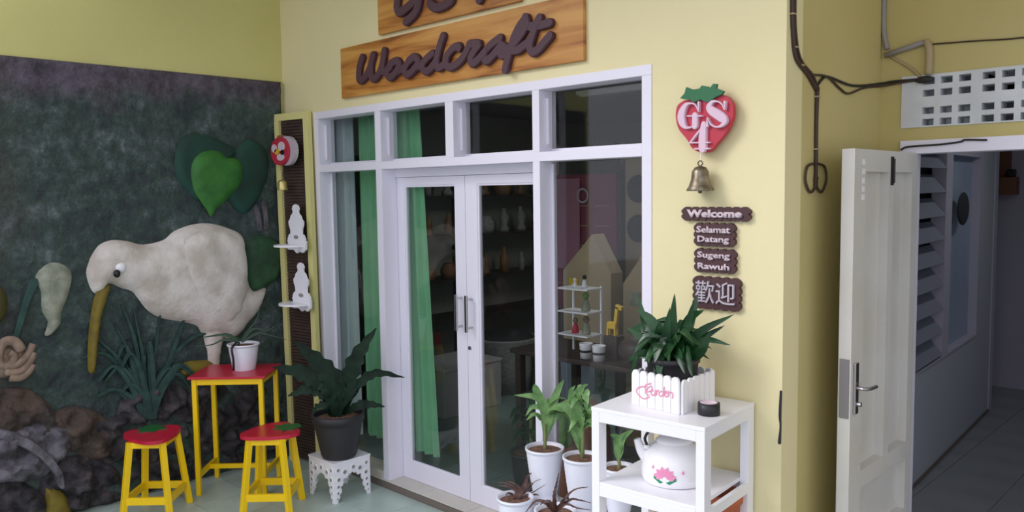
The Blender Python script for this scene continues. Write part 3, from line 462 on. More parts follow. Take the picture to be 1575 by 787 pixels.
# ---- glazed double door
def leafdoor(name, x0, x1, gx0, gx1):
    d = struct(name, plate(B(), [x0, gx0, gx1, x1], [.052, .168, 2.006, 2.057], lambda i, j: not (i == 1 and j == 1), lambda a, b_, dd: Vector((a, .114+dd, b_)), 0, .04), 'white')
    obj('glass_pane', box(B(), gx0, gx1, .132, .136, .168, 2.006), 'glass', d)
    obj('glazing_bead', plate(B(), [gx0, gx0+.012, gx1-.012, gx1], [.168, .18, 1.994, 2.006], lambda i, j: not (i == 1 and j == 1), lambda a, b_, dd: Vector((a, .12+dd, b_)), 0, .011), 'white', d)
    return d
d1 = leafdoor('door_1', -4.270, -3.612, -4.198, -3.700); d2 = leafdoor('door_2', -3.608, -2.945, -3.507, -3.020)
for d, x in ((d1, -3.655), (d2, -3.565)):
    for y0, y1 in ((.056, .114),):
        yo = .066 if y0 < .1 else .202
        bm = B(); tube(bm, [(x, y0 if y0 > .1 else y1, 1.315), (x, yo, 1.315)], .008, 8, 2); tube(bm, [(x, y0 if y0 > .1 else y1, 1.14), (x, yo, 1.14)], .008, 8, 2)
        box(bm, x-.011, x+.011, yo-.008, yo+.006, 1.115, 1.34, bev=.004)
        h = obj('pull_handle', bm, 'chrome', d)
bm = B(); lathe(bm, [(0, 0), (.012, 0), (.012, .006), (0, .006)], (0, 0, 0), 14); bmesh.ops.transform(bm, matrix=Matrix.Translation((-3.589, .114, 1.012)) @ Matrix.Rotation(PI/2, 4, 'X'), verts=bm.verts)
obj('lock_cylinder', bm, 'steel', d2)
# ---- shop interior shell
SXL, SXR, SYB = -6.2, -1.75, 4.6
struct('wall_shop_left', box(B(), SXL-.1, SXL, .15, SYB, 0, 3.0), 'shopwall')
struct('wall_shop_back', box(B(), SXL-.1, -2.02, SYB, SYB+.1, 0, 3.0), 'shopwall')
struct('wall_shop_front', box(B(), SXL-.1, -5.7, .05, .15, 0, 3.0), 'shopwall')
struct('ceiling_shop', box(B(), SXL-.1, CX-.12, .151, SYB+.1, 2.75, 2.85), 'shopceil')
fs_ = struct('floor_shop', box(B(), SXL, SXR+.05, .2, SYB, .0, .045), 'grout')
tl = box(B(), -.198, .198, -.198, .198, .045, .05, bev=.001); sme = bpy.data.meshes.new('floor_tile'); tl.to_mesh(sme); tl.free(); sme.materials.append(M['shopfloor'])
for i in range(10):
    for j in range(9):
        o = bpy.data.objects.new('floor_tile', sme); COL.objects.link(o); o.parent = fs_; o.location = (-5.98+.4*i, .402+.4*j, 0)
# ---- hallway behind the open door
def HW(y): return -1.63-(y-1.1)*.0628
hm = Matrix.Translation((HW(1.161), 1.161, 0)) @ Matrix.Rotation(math.atan(.0628), 4, 'Z')    # +Y runs along the wall, +X into the hall
def hbox(bm, x0, x1, y0, y1, z0, z1, bev=0): return box(bm, x0, x1, y0, y1, z0, z1, bev, T_=hm)
HF = .05; HL = 3.3
fh = struct('floor_hallway', box(B(), -2.05, 1.0, 1.05, 5.5, -.05, .045), 'grout')
tl = box(B(), -.198, .198, -.198, .198, .045, .05, bev=.001); hme = bpy.data.meshes.new('floor_tile'); tl.to_mesh(hme); tl.free(); hme.materials.append(M['halltile'])
for i in range(4):
    for j in range(11):
        o = bpy.data.objects.new('floor_tile', hme); COL.objects.link(o); o.parent = fh; o.location = (-1.84+.4*i, 1.252+.4*j, 0)
# left hallway wall with a long window opening (louvres + board) 
LY0, LY1, LY2, LY3 = .25, 1.64, 1.80, 2.72
struct('wall_hallway_left', plate(B(), [0, LY0, LY3, HL], [0, .775, 2.2, 2.75], lambda i, j: not (i == 1 and j == 1), lambda a, b_, d: hm @ Vector((-d, a, b_)), 0, .1), 'hallwall')
w2 = struct('window_2', plate(B(), [LY0, LY0+.04, LY1-.02, LY2, LY3-.02, LY3], [.775, .79, 2.17, 2.2], lambda i, j: not (i in (1, 3) and j == 1), lambda a, b_, d: hm @ Vector((.01-d, a, b_)), 0, .09), 'plaster')
obj('frosted_pane', hbox(B(), -.06, -.052, LY2, LY3-.02, .79, 2.17), 'hallblue', w2)
for k in range(9):
    z = .865+k*.158
    bm = B(); mt = hm @ Matrix.Translation((-.03, 0, z)) @ Matrix.Rotation(math.radians(52), 4, 'Y'); box(bm, -.075, .075, LY0+.05, LY1-.03, -.003, .003, T_=mt)
    obj('louver_slat', bm, 'slatgrey', w2)
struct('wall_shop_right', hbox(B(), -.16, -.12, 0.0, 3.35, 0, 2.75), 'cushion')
struct('wall_hallway_end', box(B(), -2.6, 1.0, 5.46, 5.56, 0, 2.75), 'plaster')
struct('wall_hallway_recess', box(B(), -2.6, -2.5, 4.2, 5.46, 0, 2.75), 'plaster')
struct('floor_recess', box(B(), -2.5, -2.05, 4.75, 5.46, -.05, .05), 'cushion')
struct('wall_hallway_right', box(B(), .3, .4, 1.16, 5.46, 0, 2.75), 'hallwall')
struct('ceiling_hallway', box(B(), -2.6, .4, 1.161, 5.56, 2.75, 2.85), 'hallwall')
d4 = struct('door_4', box(B(), -1.72, -1.0, 5.425, 5.455, .052, 2.1, bev=.004), 'concrete_white')
obj('door_panel', box(B(), -1.64, -1.08, 5.418, 5.426, .9, 1.95, bev=.003), 'hallwall', d4)
struct('baseboard_hallway', hbox(B(), .001, .012, .02, HL-.01, .05, .07), 'stepside')
struct('wall_hallway_post', box(B(), HW(4.44)-.1, HW(4.44)+.01, 4.44, 4.53, .05, 2.75), 'plaster')
# doorway frame of the hallway
w3 = struct('trim_4', box(B(), -1.432, -.45, YB-.02, YB+.125, 2.112, 2.176, bev=.003), 'white')
obj('jamb', box(B(), -1.432, -1.38, YB-.02, YB+.125, .0, 2.112, bev=.003), 'white', w3); obj('jamb', box(B(), -.502, -.45, YB-.02, YB+.125, .0, 2.112, bev=.003), 'white', w3)
# vent block
bx = [VX0]; 
for g in range(4):
    for c in range(3): x = -1.311+.0785*c+.256*g; bx += [x-.026, x+.026]
bx.append(VX1); bz = [VZ0, 2.245+.0, 2.277, 2.300, 2.332, 2.383, 2.415, 2.440, 2.472, VZ1]
v1 = struct('trim_5', plate(B(), bx, bz, lambda i, j: not (i % 2 == 1 and j % 2 == 1), lambda a, b_, d: Vector((a, YB-.008+d, b_)), 0, .1), 'concrete_white')
# open panelled door (door_3): its leaf stands square to the back wall
DT = .054; dxf = -1.352                                          # visible face at x = dxf
FD = lambda a, b_, d: Vector((dxf-d, a, b_))
ys = [.262, .389, .657, .722, .962, 1.040]; zs = [.06, .30, .36, .60, .70, 2.02, 2.115]
def dsolid(i, j):
    if j == 5 or j == 0 or j == 2 or j == 6: pass
    return not ((j == 4 and i in (1, 3)) or (j == 2 and i in (1, 2, 3)))
d3 = struct('door_3', plate(B(), ys, [.06, .30, .36, .62, .70, 2.02, 2.115], dsolid, FD, 0, DT), 'doorpaint')
def dpan(y0, y1, z0, z1):
    o = obj('door_panel', box(B(), dxf-.050, dxf-.040, y0, y1, z0, z1), 'doorpaint', d3)
dpan(.389, .657, .70, 2.02); dpan(.722, .962, .70, 2.02); dpan(.389, .962, .36, .62)
bm = B(); box(bm, dxf-DT+.006, dxf-.006, .2585, .262, .96, 1.22, bev=.001); obj('lock_faceplate', bm, 'steel', d3)
bm = B(); box(bm, dxf, dxf+.012, .285, .325, .975, 1.20, bev=.004); hp = obj('handle_plate', bm, 'chrome', d3)
bm = B(); tube(bm, [(dxf+.010, .305, 1.09), (dxf+.045, .305, 1.09), (dxf+.055, .34, 1.088), (dxf+.052, .415, 1.083)], .008, 8, 4); obj('lever_handle', bm, 'steel', hp)
bm = B(); tube(bm, [(dxf+.010, .305, 1.02), (dxf+.03, .305, 1.02)], .010, 8, 2); obj('key_cylinder', bm, 'steel', hp)
bm = B(); box(bm, dxf, dxf+.006, .675, .705, 1.96, 2.09, bev=.002); tube(bm, [(dxf+.010, .69, 1.97), (dxf+.010, .69, 2.08)], .006, 6, 2); obj('surface_bolt', bm, 'wire2', d3)
for k, z in enumerate((2.06, 2.02, 1.98, 1.945, 1.91)):
    obj('paper_sticker', box(B(), dxf, dxf+.0015, .345, .372, z-.012, z+.012), 'white2', d3)
# ================================================================ THINGS ON THE FRONT WALL
def board_sign(name, x0, x1, z0, z1, strokes, label, w, tilt):
    r_ = root(name, ((x0+x1)/2, -.0, z0), label, 'sign')
    bm = B(); box(bm, x0, x1, -.026, -.002, z0, z1, bev=.003); o = obj('board', bm, 'signwood', r_)
    for g in strokes:
        bm = B()
        for s in g: stroke(bm, s, w, WF, .026, .052)
        obj('letter', bm, 'plum', r_)
    return r_
wc = T['woodcraft']
groups = [wc[0:3], wc[3:4], wc[4:6], wc[6:9], wc[9:10], wc[10:11], wc[11:13], wc[13:16], wc[16:18]]
board_sign('wooden_sign', -4.668, -2.574, 2.596, 2.925, groups, 'long honey wood board with plum brown script Woodcraft above the shop door', .050, 0)
gs = T['gs4']
board_sign('wooden_sign', -4.242, -2.998, 2.955, 3.40, [gs[0:2], gs[2:3], gs[3:5]], 'upper honey wood board cut by the top of the photo, with script letters', .058, 0)
# strawberry sign
sr = root('strawberry_sign', (-1.91, 0, 2.116), 'red strawberry shaped sign with green calyx and pink letters GS 4', 'sign')
obj('berry_board', prism(B(), cr3(T['berry']+[T['berry'][0]], 4)[:-1], WF, .028, .054), 'berry', sr)
obj('calyx', prism(B(), T['calyx'], WF, .054, .070), 'calyx', sr)
for g in T['gs4serif']:
    bm = B()
    for p, w in g: stroke(bm, p, w, WF, .054, .072)
    obj('letter', bm, 'pinkltr', sr)
bm = B(); box(bm, -1.95, -1.87, -.028, 0, 2.25, 2.31); obj('spacer_block', bm, 'darkwood', sr)
br = root('brass_bell', (-1.893, -.05, 1.943), 'aged brass bell hanging on a thread below the strawberry sign', 'bell')
bm = B(); lathe(bm, [(.058, 0), (.060, .006), (.050, .02), (.040, .05), (.036, .085), (.026, .102), (.010, .108), (0, .108)], (-1.893, -.062, 1.946), 24); obj('bell_body', bm, 'bell', br, True)
bm = B(); lathe(bm, [(0, 0), (.008, .003), (.010, .012), (.006, .022), (0, .022)], (-1.893, -.062, 1.934), 10); tube(bm, [(-1.893, -.062, 1.95), (-1.893, -.062, 2.04)], .002, 6, 2); obj('clapper', bm, 'bell', br, True)
bm = B(); tube(bm, [(-1.893, -.062, 2.052), (-1.905, -.062, 2.065), (-1.893, -.062, 2.078), (-1.881, -.062, 2.065), (-1.893, -.062, 2.052)], .003, 6, 4); obj('bell_loop', bm, 'bell', br)
bm = B(); tube(bm, [(-1.893, -.062, 2.078), (-1.899, -.050, 2.125)], .0012, 5, 2); obj('thread', bm, 'white2', br)
def plaque(x0, x1, z0, z1, nx, nz, lines, label, m='signltr'):
    r_ = root('welcome_plaque', ((x0+x1)/2, 0, z0), label, 'sign', None)
    rr = .009
    obj('board', prism(B(), scallop(x0+rr, x1-rr, z0+rr, z1-rr, nx, nz, rr), WF, .002, .022), 'signplum', r_)
    for tx, cx, cz, w, h, off in lines: obj('lettering', text_bm(tx, .05, WF, .022, .032, cx, cz, off, w, h), m, r_)
plaque(-2.014, -1.676, 1.812, 1.876, 8, 2, [('Welcome', -1.845, 1.846, .270, .036, .0022)], 'narrow maroon scalloped plaque reading Welcome, topmost of the four plaques')
plaque(-1.950, -1.746, 1.700, 1.806, 5, 3, [('Selamat', -1.848, 1.776, .165, .030, .0011), ('Datang', -1.848, 1.730, .155, .036, .0011)], 'maroon scalloped plaque reading Selamat Datang, directly below Welcome')
plaque(-1.948, -1.742, 1.583, 1.692, 5, 3, [('Sugeng', -1.846, 1.660, .160, .036, .0011), ('Rawuh', -1.846, 1.614, .155, .028, .0011)], 'maroon scalloped plaque reading Sugeng Rawuh, third of the four plaques')
plaque(-1.955, -1.718, 1.420, 1.568, 5, 4, [('歡迎', -1.838, 1.498, .195, .100, 0)], 'largest maroon scalloped plaque with two silver Chinese characters', 'greyltr')
# black scrape on the wall corner
bm = B(); stroke(bm, [(-1.538, 1.10), (-1.541, 1.0), (-1.538, .95), (-1.542, .88)], [.010, .012, .008, .014], WF, .0008, .004)
one('black_hook_strip', bm, 'black', 'short black strip on the yellow wall corner beside the white shelf', 'strip', (-1.54, 0, .88))
# ---- slatted yellow panel in the corner
def PM(u, z, d):
    "u 0..1 across, z height, d depth; the panel leans a little"
    s = (2.545-z)/2.0
    tl_ = Vector((-5.445, -.095)); tr_ = Vector((-5.066, -.048)); bl = Vector((-5.335, -.135)); br_ = Vector((-4.985, -.085))
    a = tl_.lerp(bl, s); b_ = tr_.lerp(br_, s); p = a.lerp(b_, u); nn = Vector((b_.y-a.y, -(b_.x-a.x))).normalized()
    return Vector((p.x+nn.x*d, p.y+nn.y*d, z))
def pbox(bm, u0, u1, z0, z1, d0, d1):
    v = [bm.verts.new(PM(u, z, d)) for z in (z0, z1) for u in (u0, u1) for d in (d0, d1)]
    for f in ((0, 1, 3, 2), (4, 6, 7, 5), (0, 4, 5, 1), (2, 3, 7, 6), (0, 2, 6, 4), (1, 5, 7, 3)): bm.faces.new([v[i] for i in f])
    return bm
pr = root('slatted_panel', (-5.2, -.1, 0), 'tall narrow yellow framed panel with dark brown slats in the corner', 'panel')
obj('stile', pbox(B(), 0, .14, .0, 2.545, -.035, 0), 'pyellow', pr); obj('stile', pbox(B(), .86, 1, .0, 2.545, -.035, 0), 'pyellow', pr)
obj('top_rail', pbox(B(), .14, .86, 2.495, 2.545, -.035, 0), 'pyellow', pr)
bm = B(); pbox(bm, .1, .9, .02, 2.5, -.033, -.028); obj('backing', bm, 'slat', pr)
k = 0; z = .04
while z < 2.48:
    obj('slat', pbox(B(), .14, .86, z, z+.017, -.028, -.018), 'slat', pr); z += .0225
# things hung on the panel
hg = root('round_wall_plaque', (-5.25, -.15, 2.165), 'round red and white painted plaque hung high on the slatted panel', 'plaque')
def disc(bm, cx, cz, rx, rz, fr, d0, d1, n=28): return prism(bm, [(cx+rx*math.cos(2*PI*k/n), cz+rz*math.sin(2*PI*k/n)) for k in range(n)], fr, d0, d1)
PF = lambda a, b_, d: Vector((a, -.105-d, b_))
obj('base_disc', disc(B(), -5.225, 2.270, .125, .105, PF, 0, .03), 'greyltr', hg)
obj('face_disc', disc(B(), -5.275, 2.268, .115, .100, PF, .031, .055), 'berry', hg)
for cx, cz, rx, rz, m_ in ((-5.335, 2.29, .035, .03, 'signltr'), (-5.235, 2.30, .045, .035, 'signltr'), (-5.25, 2.225, .05, .025, 'signltr'), (-5.30, 2.265, .03, .022, 'giraffe'), (-5.225, 2.258, .025, .018, 'black')):
    obj('painted_motif', disc(B(), cx, cz, rx, rz, PF, .055, .060, 14), m_, hg)
bm = B(); box(bm, -5.31, -5.25, -.15, -.12, 2.362, 2.382); obj('hanger', bm, 'midwood', hg)
bl = root('small_gold_bell', (-5.235, -.14, 1.985), 'small gold bell hanging below the round plaque on the slatted panel', 'bell')
bm = B(); lathe(bm, [(.036, 0), (.038, .008), (.034, .03), (.034, .055), (.020, .072), (0, .076)], (-5.235, -.165, 1.990), 20); obj('bell_body', bm, 'brass', bl, True)
bm = B(); tube(bm, [(-5.235, -.165, 2.062), (-5.240, -.15, 2.17)], .002, 5, 2); obj('thread', bm, 'darkwood', bl)
def bracket(cx, zb, label, dx):
    r_ = root('fretwork_bracket_shelf', (cx, -.16, zb-.07), label, 'shelf', None)
    prof = [(-.09, 0), (-.092, .05), (-.075, .08), (-.06, .085), (-.062, .12), (-.075, .15), (-.078, .18), (-.060, .20), (-.052, .225), (-.030, .245), (-.028, .262), (-.036, .28), (-.024, .305), (0, .315)]
    ol = [(cx+x*1.25, zb+z*.92) for x, z in prof]+[(cx-x*1.25, zb+z*.92) for x, z in prof[-2::-1]]
    o = obj('back_plate', prism(B(), ol, PF, .012, .024), 'white2', r_)
    ol2 = [(cx-.12, zb+.03), (cx+.125, zb+.03), (cx+.12, zb-.03), (cx+.08, zb-.055), (cx+.04, zb-.045), (cx+.01, zb-.06), (cx-.02, zb-.045), (cx-.05, zb-.03), (cx-.09, zb-.03)]
    obj('apron', prism(B(), ol2, PF, .0105, .0262), 'white2', r_)
    obj('keyhole_shade_disc', disc(B(), cx, zb+.055, .032, .014, PF, .0241, .0252, 14), 'conduit', r_)  # grey disc on the solid plate; shade of the opening is in its colour
    n = 20; pts = [(cx-dx+.13*math.cos(PI+PI*k/n)*1.0, -.125+.15*math.sin(PI+PI*k/n)) for k in range(n+1)]
    obj('shelf_board', prism(B(), pts, lambda a, b_, d: Vector((a, b_, zb-.012+d)), 0, .014), 'white2', r_)
    bm = B(); prism(bm, [(-.129, zb-.06), (-.129, zb-.012), (-.22, zb-.012), (-.19, zb-.03), (-.15, zb-.035)], lambda a, b_, d: Vector((cx+d, a, b_)), -.005, .005); obj('support', bm, 'white2', r_)
bracket(-5.135, 1.600, 'white fretwork bracket shelf on the slatted panel, the upper one', .03)
bracket(-5.095, 1.185, 'white fretwork bracket shelf on the slatted panel, the lower one', .03)
# ================================================================ MURAL RELIEFS
bd = root('kiwi_relief', (XL, -.7, .75), 'large cream long-beaked bird sculpted in relief on the mural wall', 'sculpture')
obj('bird_body', inflate(B(), T['bird'], WM, .11, .26, .035, .010, 6), 'bird', bd, True)
obj('wing', inflate(B(), T['wing'], WM, .055, .20, .035, .008, 6, d0=.085), 'bird', bd, True)
obj('leg', inflate(B(), T['birdleg'], WM, .05, .05, .025), 'bird', bd, True)
obj('foot', inflate(B(), T['birdfoot'], WM, .05, .05, .025), 'beak', bd, True)
bm = B(); inflate(bm, T['beak'], WM, .05, .035, .02, d0=.02); obj('beak', bm, 'beak', bd, True)
ey, ez = T['eye']; wy, wz = T['eyew']
bm = B(); bmesh.ops.create_icosphere(bm, subdivisions=2, radius=1); bmesh.ops.transform(bm, matrix=Matrix.Translation((XL+.105, wy, wz+.012)) @ Matrix.Diagonal((.03, .036, .036, 1)), verts=bm.verts); obj('eye_patch', bm, 'white2', bd, True)
bm = B(); bmesh.ops.create_icosphere(bm, subdivisions=2, radius=1); bmesh.ops.transform(bm, matrix=Matrix.Translation((XL+.125, ey+.005, ez)) @ Matrix.Diagonal((.02, .022, .026, 1)), verts=bm.verts); obj('eye', bm, 'eye', bd, True)
def relief(name, key, m, H, r, label, cat, d0=0, step=.03, rough=0, sm=4, freq=8):
    pts = T[key] if isinstance(key, str) else key
    cy = sum(p[0] for p in pts)/len(pts); cz = min(p[1] for p in pts)
    return one(name, inflate(B(), pts, WM, H, r, step, rough, freq, d0=d0, sm=sm), m, label, cat, (XL+.03, cy, cz), None, True)
relief('leaf_relief', 'heart2', 'heartdark', .03, .05, 'dark green heart shaped leaf relief, left behind the bright leaf', 'leaf')
relief('leaf_relief', 'heart3', 'heartdark', .028, .05, 'dark teal heart shaped leaf relief, right behind the bright leaf', 'leaf')
lf = relief('leaf_relief', 'heart1', 'heart', .035, .06, 'bright green heart shaped leaf relief above the bird', 'leaf', d0=.028)
relief('leaf_relief', 'rumpleaf', 'rumpleaf', .04, .06, 'dark green leaf relief behind the rump of the bird', 'leaf')
relief('leaf_relief', 'paleleaf', 'paleleaf', .035, .05, 'pale sage drooping leaf relief left of the beak', 'leaf', rough=.01)
relief('leaf_relief', 'oliveleaf', 'oliveleaf', .03, .05, 'olive brown leaf relief at the left edge of the photo', 'leaf')
one('stem_relief', stroke(B(), T['palestem'], [.05, .04, .035, .03], WM, 0, .02), 'bladegreen', 'grey green curved stem relief running down to the tan hand', 'stem', (XL+.03, -1.75, 1.2))
hr = root('hand_relief', (XL+.03, -1.85, .92), 'tan curled hand sculpted in relief at the left of the mural', 'sculpture')
obj('palm', inflate(B(), T['palm'], WM, .05, .06, .02), 'handtan', hr, True)
for i, p in enumerate(T['hand'][:4]):
    bm = B(); tube(bm, [(XL+.085, a, b_) for a, b_ in p], .026 if i else .03, 10, 5, r1=.020); obj('thumb' if i == 0 else 'finger', bm, 'handtan', hr, True)
gr = root('grass_relief', (XL+.03, -1.0, .6), 'dark green carved grass clump relief under the bird', 'grass')
for gi, p in enumerate(T['grass']):
    k = len(p); obj('blade', stroke(B(), p, [.040, .034, .022, .006][:k] if k == 4 else [.036, .026, .006], WM, .002, .016+.0016*gi), 'bladegreen', gr)
for i, p in enumerate(T['stalks']): one('stalk_relief', stroke(B(), p, .035, WM, 0, .02), 'rocklight', 'short plum grey stalk relief below the heart leaves, ' + ('left one', 'right one')[i], 'stem', (XL+.03, p[0][0], p[-1][1]))
one('branch_relief', stroke(B(), T['branch'], [.05, .06, .055, .045, .03], WM, .03, .13), 'rocklight', 'grey lilac arched branch relief in the bottom left corner', 'branch', (XL+.05, -2.0, .3))
one('ochre_relief', inflate(B(), T['ochre'], WM, .05, .05, .02, d0=.07), 'beak', 'ochre yellow patch sculpted at the bottom left of the mural', 'sculpture', (XL+.05, -1.75, .1), None, True)
rl = ['brown rock relief below the tan hand', 'big lilac grey rock relief at the lower left of the mural', 'brown grey rock relief right of the lilac rock', 'dark rock relief left above the red stool', 'dark lumpy rock relief low between lilac rock and stool', 'black rock relief at the bottom left corner', 'dark rock relief behind the left stool', 'dark rock relief below the grass between stool and table', 'dark rock relief behind the left legs of the red table', 'dark rock relief behind the right legs of the red table', 'low dark rock relief on the floor under the red table', 'small dark rock relief at the foot of the carved grass']
for i, (p, h) in enumerate(T['rocks']):
    m_ = {0: 'rockbrown', 1: 'rocklight', 2: 'rockbrown'}.get(i, 'rock')
    zmin = min(q[1] for q in p)
    p = [(q[0], max(q[1], .002)) for q in p]
    relief('rock_relief', p, m_, h*(.55 if i < 7 else .35), .10, rl[i], 'rock', step=.016, rough=.10, freq=8)
# ================================================================ FURNITURE
ob_l = False
def tapered_leg(p0, p1, w): return bar(B(), p0, p1, w, w, bev=.002, horizontal_ends=True)
def stool(cx, cy, rz, H, label, group, flip):
    r_ = root('strawberry_stool', (cx, cy, 0), label, 'stool', group, rz)
    mtx = r_.matrix_basis; L_ = lambda x, y, z: mtx @ Vector((x, y, z))
    hw, hd, sp_ = .098, .108, .045
    # strawberry-shaped seat: pointed end, wide end with the green calyx
    ol = [(-.185, 0), (-.17, -.045), (-.11, -.095), (-.03, -.140), (.07, -.165), (.14, -.135), (.155, -.07), (.14, 0), (.155, .07), (.14, .135), (.07, .165), (-.03, .140), (-.11, .095), (-.17, .045)]
    a = math.radians(flip); rot = lambda p: (p[0]*math.cos(a)-p[1]*math.sin(a), p[0]*math.sin(a)+p[1]*math.cos(a))
    pts = [rot(p) for p in cr3(ol+[ol[0]], 3)[:-1]]
    FS = lambda x, y, d: L_(x, y, H-.022+d)
    obj('seat', prism(B(), pts, FS, 0, .022), 'red', r_)
    cal = [(.15, -.05), (.12, -.085), (.085, -.06), (.05, -.085), (.055, -.03), (.015, 0), (.055, .03), (.05, .085), (.085, .06), (.12, .085), (.15, .05), (.19, .035), (.185, -.035)]
    obj('calyx', prism(B(), [rot(p) for p in cal], FS, .0225, .027), 'leafpaint', r_)
    for sx_ in (-1, 1):
        for sy_ in (-1, 1):
            obj('leg', tapered_leg(L_(sx_*(hw+sp_), sy_*(hd+sp_), 0), L_(sx_*hw, sy_*hd, H-.022), .034), 'yel', r_)
    for sx_ in (-1, 1):
        for z, w, k in ((H-.04, .036, 1), (.125, .045, 0)):
            f = 1-z/(H-.022); x = hw+sp_*f; y = hd+sp_*f
            obj('apron' if k else 'stretcher', bar(B(), L_(sx_*x, -y, z), L_(sx_*x, y, z), .018, w), 'yel', r_)
            obj('apron' if k else 'stretcher', bar(B(), L_(-x, sx_*y, z), L_(x, sx_*y, z), .018, w), 'yel', r_)
    return r_
stool(-5.02, -1.235, PI/4, .50, 'left of the two yellow stools with a red strawberry seat', None, 118)
stool(-4.53, -.715, PI/4, .50, 'right of the two yellow stools with a red strawberry seat, before the table', None, 32)
# table
TH = .79; tr = root('small_table', (-5.07, -.655, 0), 'tall yellow table with a thin red top beside the mural', 'table', None, PI/4)
L_ = lambda x, y, z: tr.matrix_basis @ Vector((x, y, z))
bm = B(); box(bm, -.25, .25, -.20, .20, TH-.016, TH, bev=.003, T_=tr.matrix_basis); obj('tabletop', bm, 'red', tr)
lx, ly = .215, .17
for sx_ in (-1, 1):
    for sy_ in (-1, 1): obj('leg', bar(B(), L_(sx_*lx, sy_*ly, 0), L_(sx_*lx, sy_*ly, TH-.016), .030, .030, up=tuple(L_(0, 1, 0)-L_(0, 0, 0)), bev=.002), 'yel', tr)
for s in (-1, 1):
    obj('apron', bar(B(), L_(-lx, s*ly, TH-.036), L_(lx, s*ly, TH-.036), .018, .04), 'yel', tr); obj('apron', bar(B(), L_(s*lx, -ly, TH-.036), L_(s*lx, ly, TH-.036), .018, .04), 'yel', tr)
    obj('stretcher', bar(B(), L_(s*lx, -ly, .13), L_(s*lx, ly, .13), .018, .035), 'yel', tr)
obj('stretcher', bar(B(), L_(-lx, 0.02, .13), L_(lx, 0.02, .13), .018, .030), 'yel', tr)
# white pot with arching plant on the table
def pot(parent, c, r0, r1, h, m_, n=32, lip=.008, ribs=0):
    prof = [(0, 0), (r0, 0)]
    K = 14
    for k in range(K+1):
        s = k/K; prof.append((r0+(r1-r0)*s**.8+(.0012*math.cos(k*PI) if ribs else 0), h*s*.93+.003))
    prof += [(r1+lip, h*.94), (r1+lip, h), (r1-.004, h), (r1-.008, h*.90)]
    bm = B(); lathe(bm, prof, c, n); o = obj('pot', bm, m_, parent, True)
    bm = B(); lathe(bm, [(r1-.007, h*.905), (r1*.5, h*.925), (0, h*.93)], c, n); obj('soil', bm, 'soil', parent, True)
    return o
tp = root('potted_plant', (-5.06, -.60, TH), 'white pot with thin dark arching leaves on the red table', 'plant')
pot(tp, (-5.06, -.60, TH), .072, .098, .175, 'potwhite')
bm = B(); tube(bm, [(-5.01, -.700, TH+.015), (-5.00, -.705, TH+.09), (-5.00, -.712, TH+.165), (-5.04, -.66, TH+.190)], .008, 8, 5); obj('black_band', bm, 'black', tp, True)
for p, w in T['tablefern']:
    obj('leaf', leaf(B(), p, w, prof='taper', fold=.3), 'darkleaf', tp, True)
# carved plant stand + black pot with fern
def fret_side(bm, L, h, fr, t_=.012):
    "side of the carved stand: lobed legs tapering to small feet around a pointed arch"
    ol = [(0, 0), (.026, 0), (.030, .02), (.044, .032), (.040, .05), (.056, .062), (.058, .085), (.048, .098), (.066, .108), (.074, .128), (.066, .142), (.084, .150), (.100, .146), (.112, .160), (.118, .172), (.13, .165), (.14, .176)]
    k = L/.29; ol = [(x*k, z) for x, z in ol]
    h -= .012; pts = ol+[(L-x, z) for x, z in ol[::-1]]+[(L, h), (0, h)]
    return prism(bm, pts, fr, -t_, 0)
st_ = root('carved_plant_stand', (-4.445, -.275, 0), 'white carved fretwork plant stand under the black pot', 'stand')
sx0, sx1, sy0, sy1, sh = -4.59, -4.30, -.415, -.140, .262
for nm, fr, L in (('f', lambda a, b_, d: Vector((sx0+.0005+a, sy0-.0005-d, b_)), sx1-sx0-.001), ('b', lambda a, b_, d: Vector((sx0+.0005+a, sy1+.0005+d, b_)), sx1-sx0-.001), ('r', lambda a, b_, d: Vector((sx1+d, sy0+a, b_)), sy1-sy0), ('l', lambda a, b_, d: Vector((sx0-d, sy0+a, b_)), sy1-sy0)):
    o = obj('carved_side', fret_side(B(), L, sh, fr), 'white2', st_)
    for (u, z, rr) in ((.080, .190, .022), (.030, .212, .017), (.034, .150, .020), (.030, .105, .016), (.026, .065, .014), (.020, .030, .009), (.145, .208, .020)):
        for uu in ((u, L-u) if u < .14 else (u,)):
            bm = B(); n_ = 14
            a_ = [bm.verts.new(fr(uu+rr*math.cos(2*PI*k/n_), z+rr*math.sin(2*PI*k/n_), .004)) for k in range(n_)]; b2 = [bm.verts.new(fr(uu+rr*.62*math.cos(2*PI*k/n_), z+rr*.62*math.sin(2*PI*k/n_), .0035)) for k in range(n_)]
            c_ = [bm.verts.new(fr(uu+rr*math.cos(2*PI*k/n_), z+rr*math.sin(2*PI*k/n_), 0)) for k in range(n_)]
            for k in range(n_): bm.faces.new((a_[k], a_[(k+1) % n_], b2[(k+1) % n_], b2[k])); bm.faces.new((a_[k], a_[(k+1) % n_], c_[(k+1) % n_], c_[k]))
            obj('scroll_ring', bm, 'white2', o)
            bm = B(); lathe(bm, [(0, 0), (rr*.6, 0)], (0, 0, 0), 12)
            for v in bm.verts: v.co = fr(uu+v.co.x, z+v.co.y, .0012)
            obj('hole_shade_disc', bm, 'conduit', o)  # flat grey disc on the solid side, a hole's shade as colour
obj('top_board', box(B(), sx0-.004, sx1+.004, sy0-.004, sy1+.004, sh-.0115, sh, bev=.001), 'white2', st_)
fp = root('potted_fern', (-4.41, -.30, sh), 'big wavy leaved dark fern in a black pot on the carved stand', 'plant')
pc = (-4.41, -.30, sh)
bm = B(); lathe(bm, [(0, 0), (.105, 0), (.115, .02), (.150, .20), (.155, .235), (.166, .24), (.170, .285), (.160, .288), (.155, .27), (.15, .24)], pc, 36); obj('pot', bm, 'potblack', fp, True)
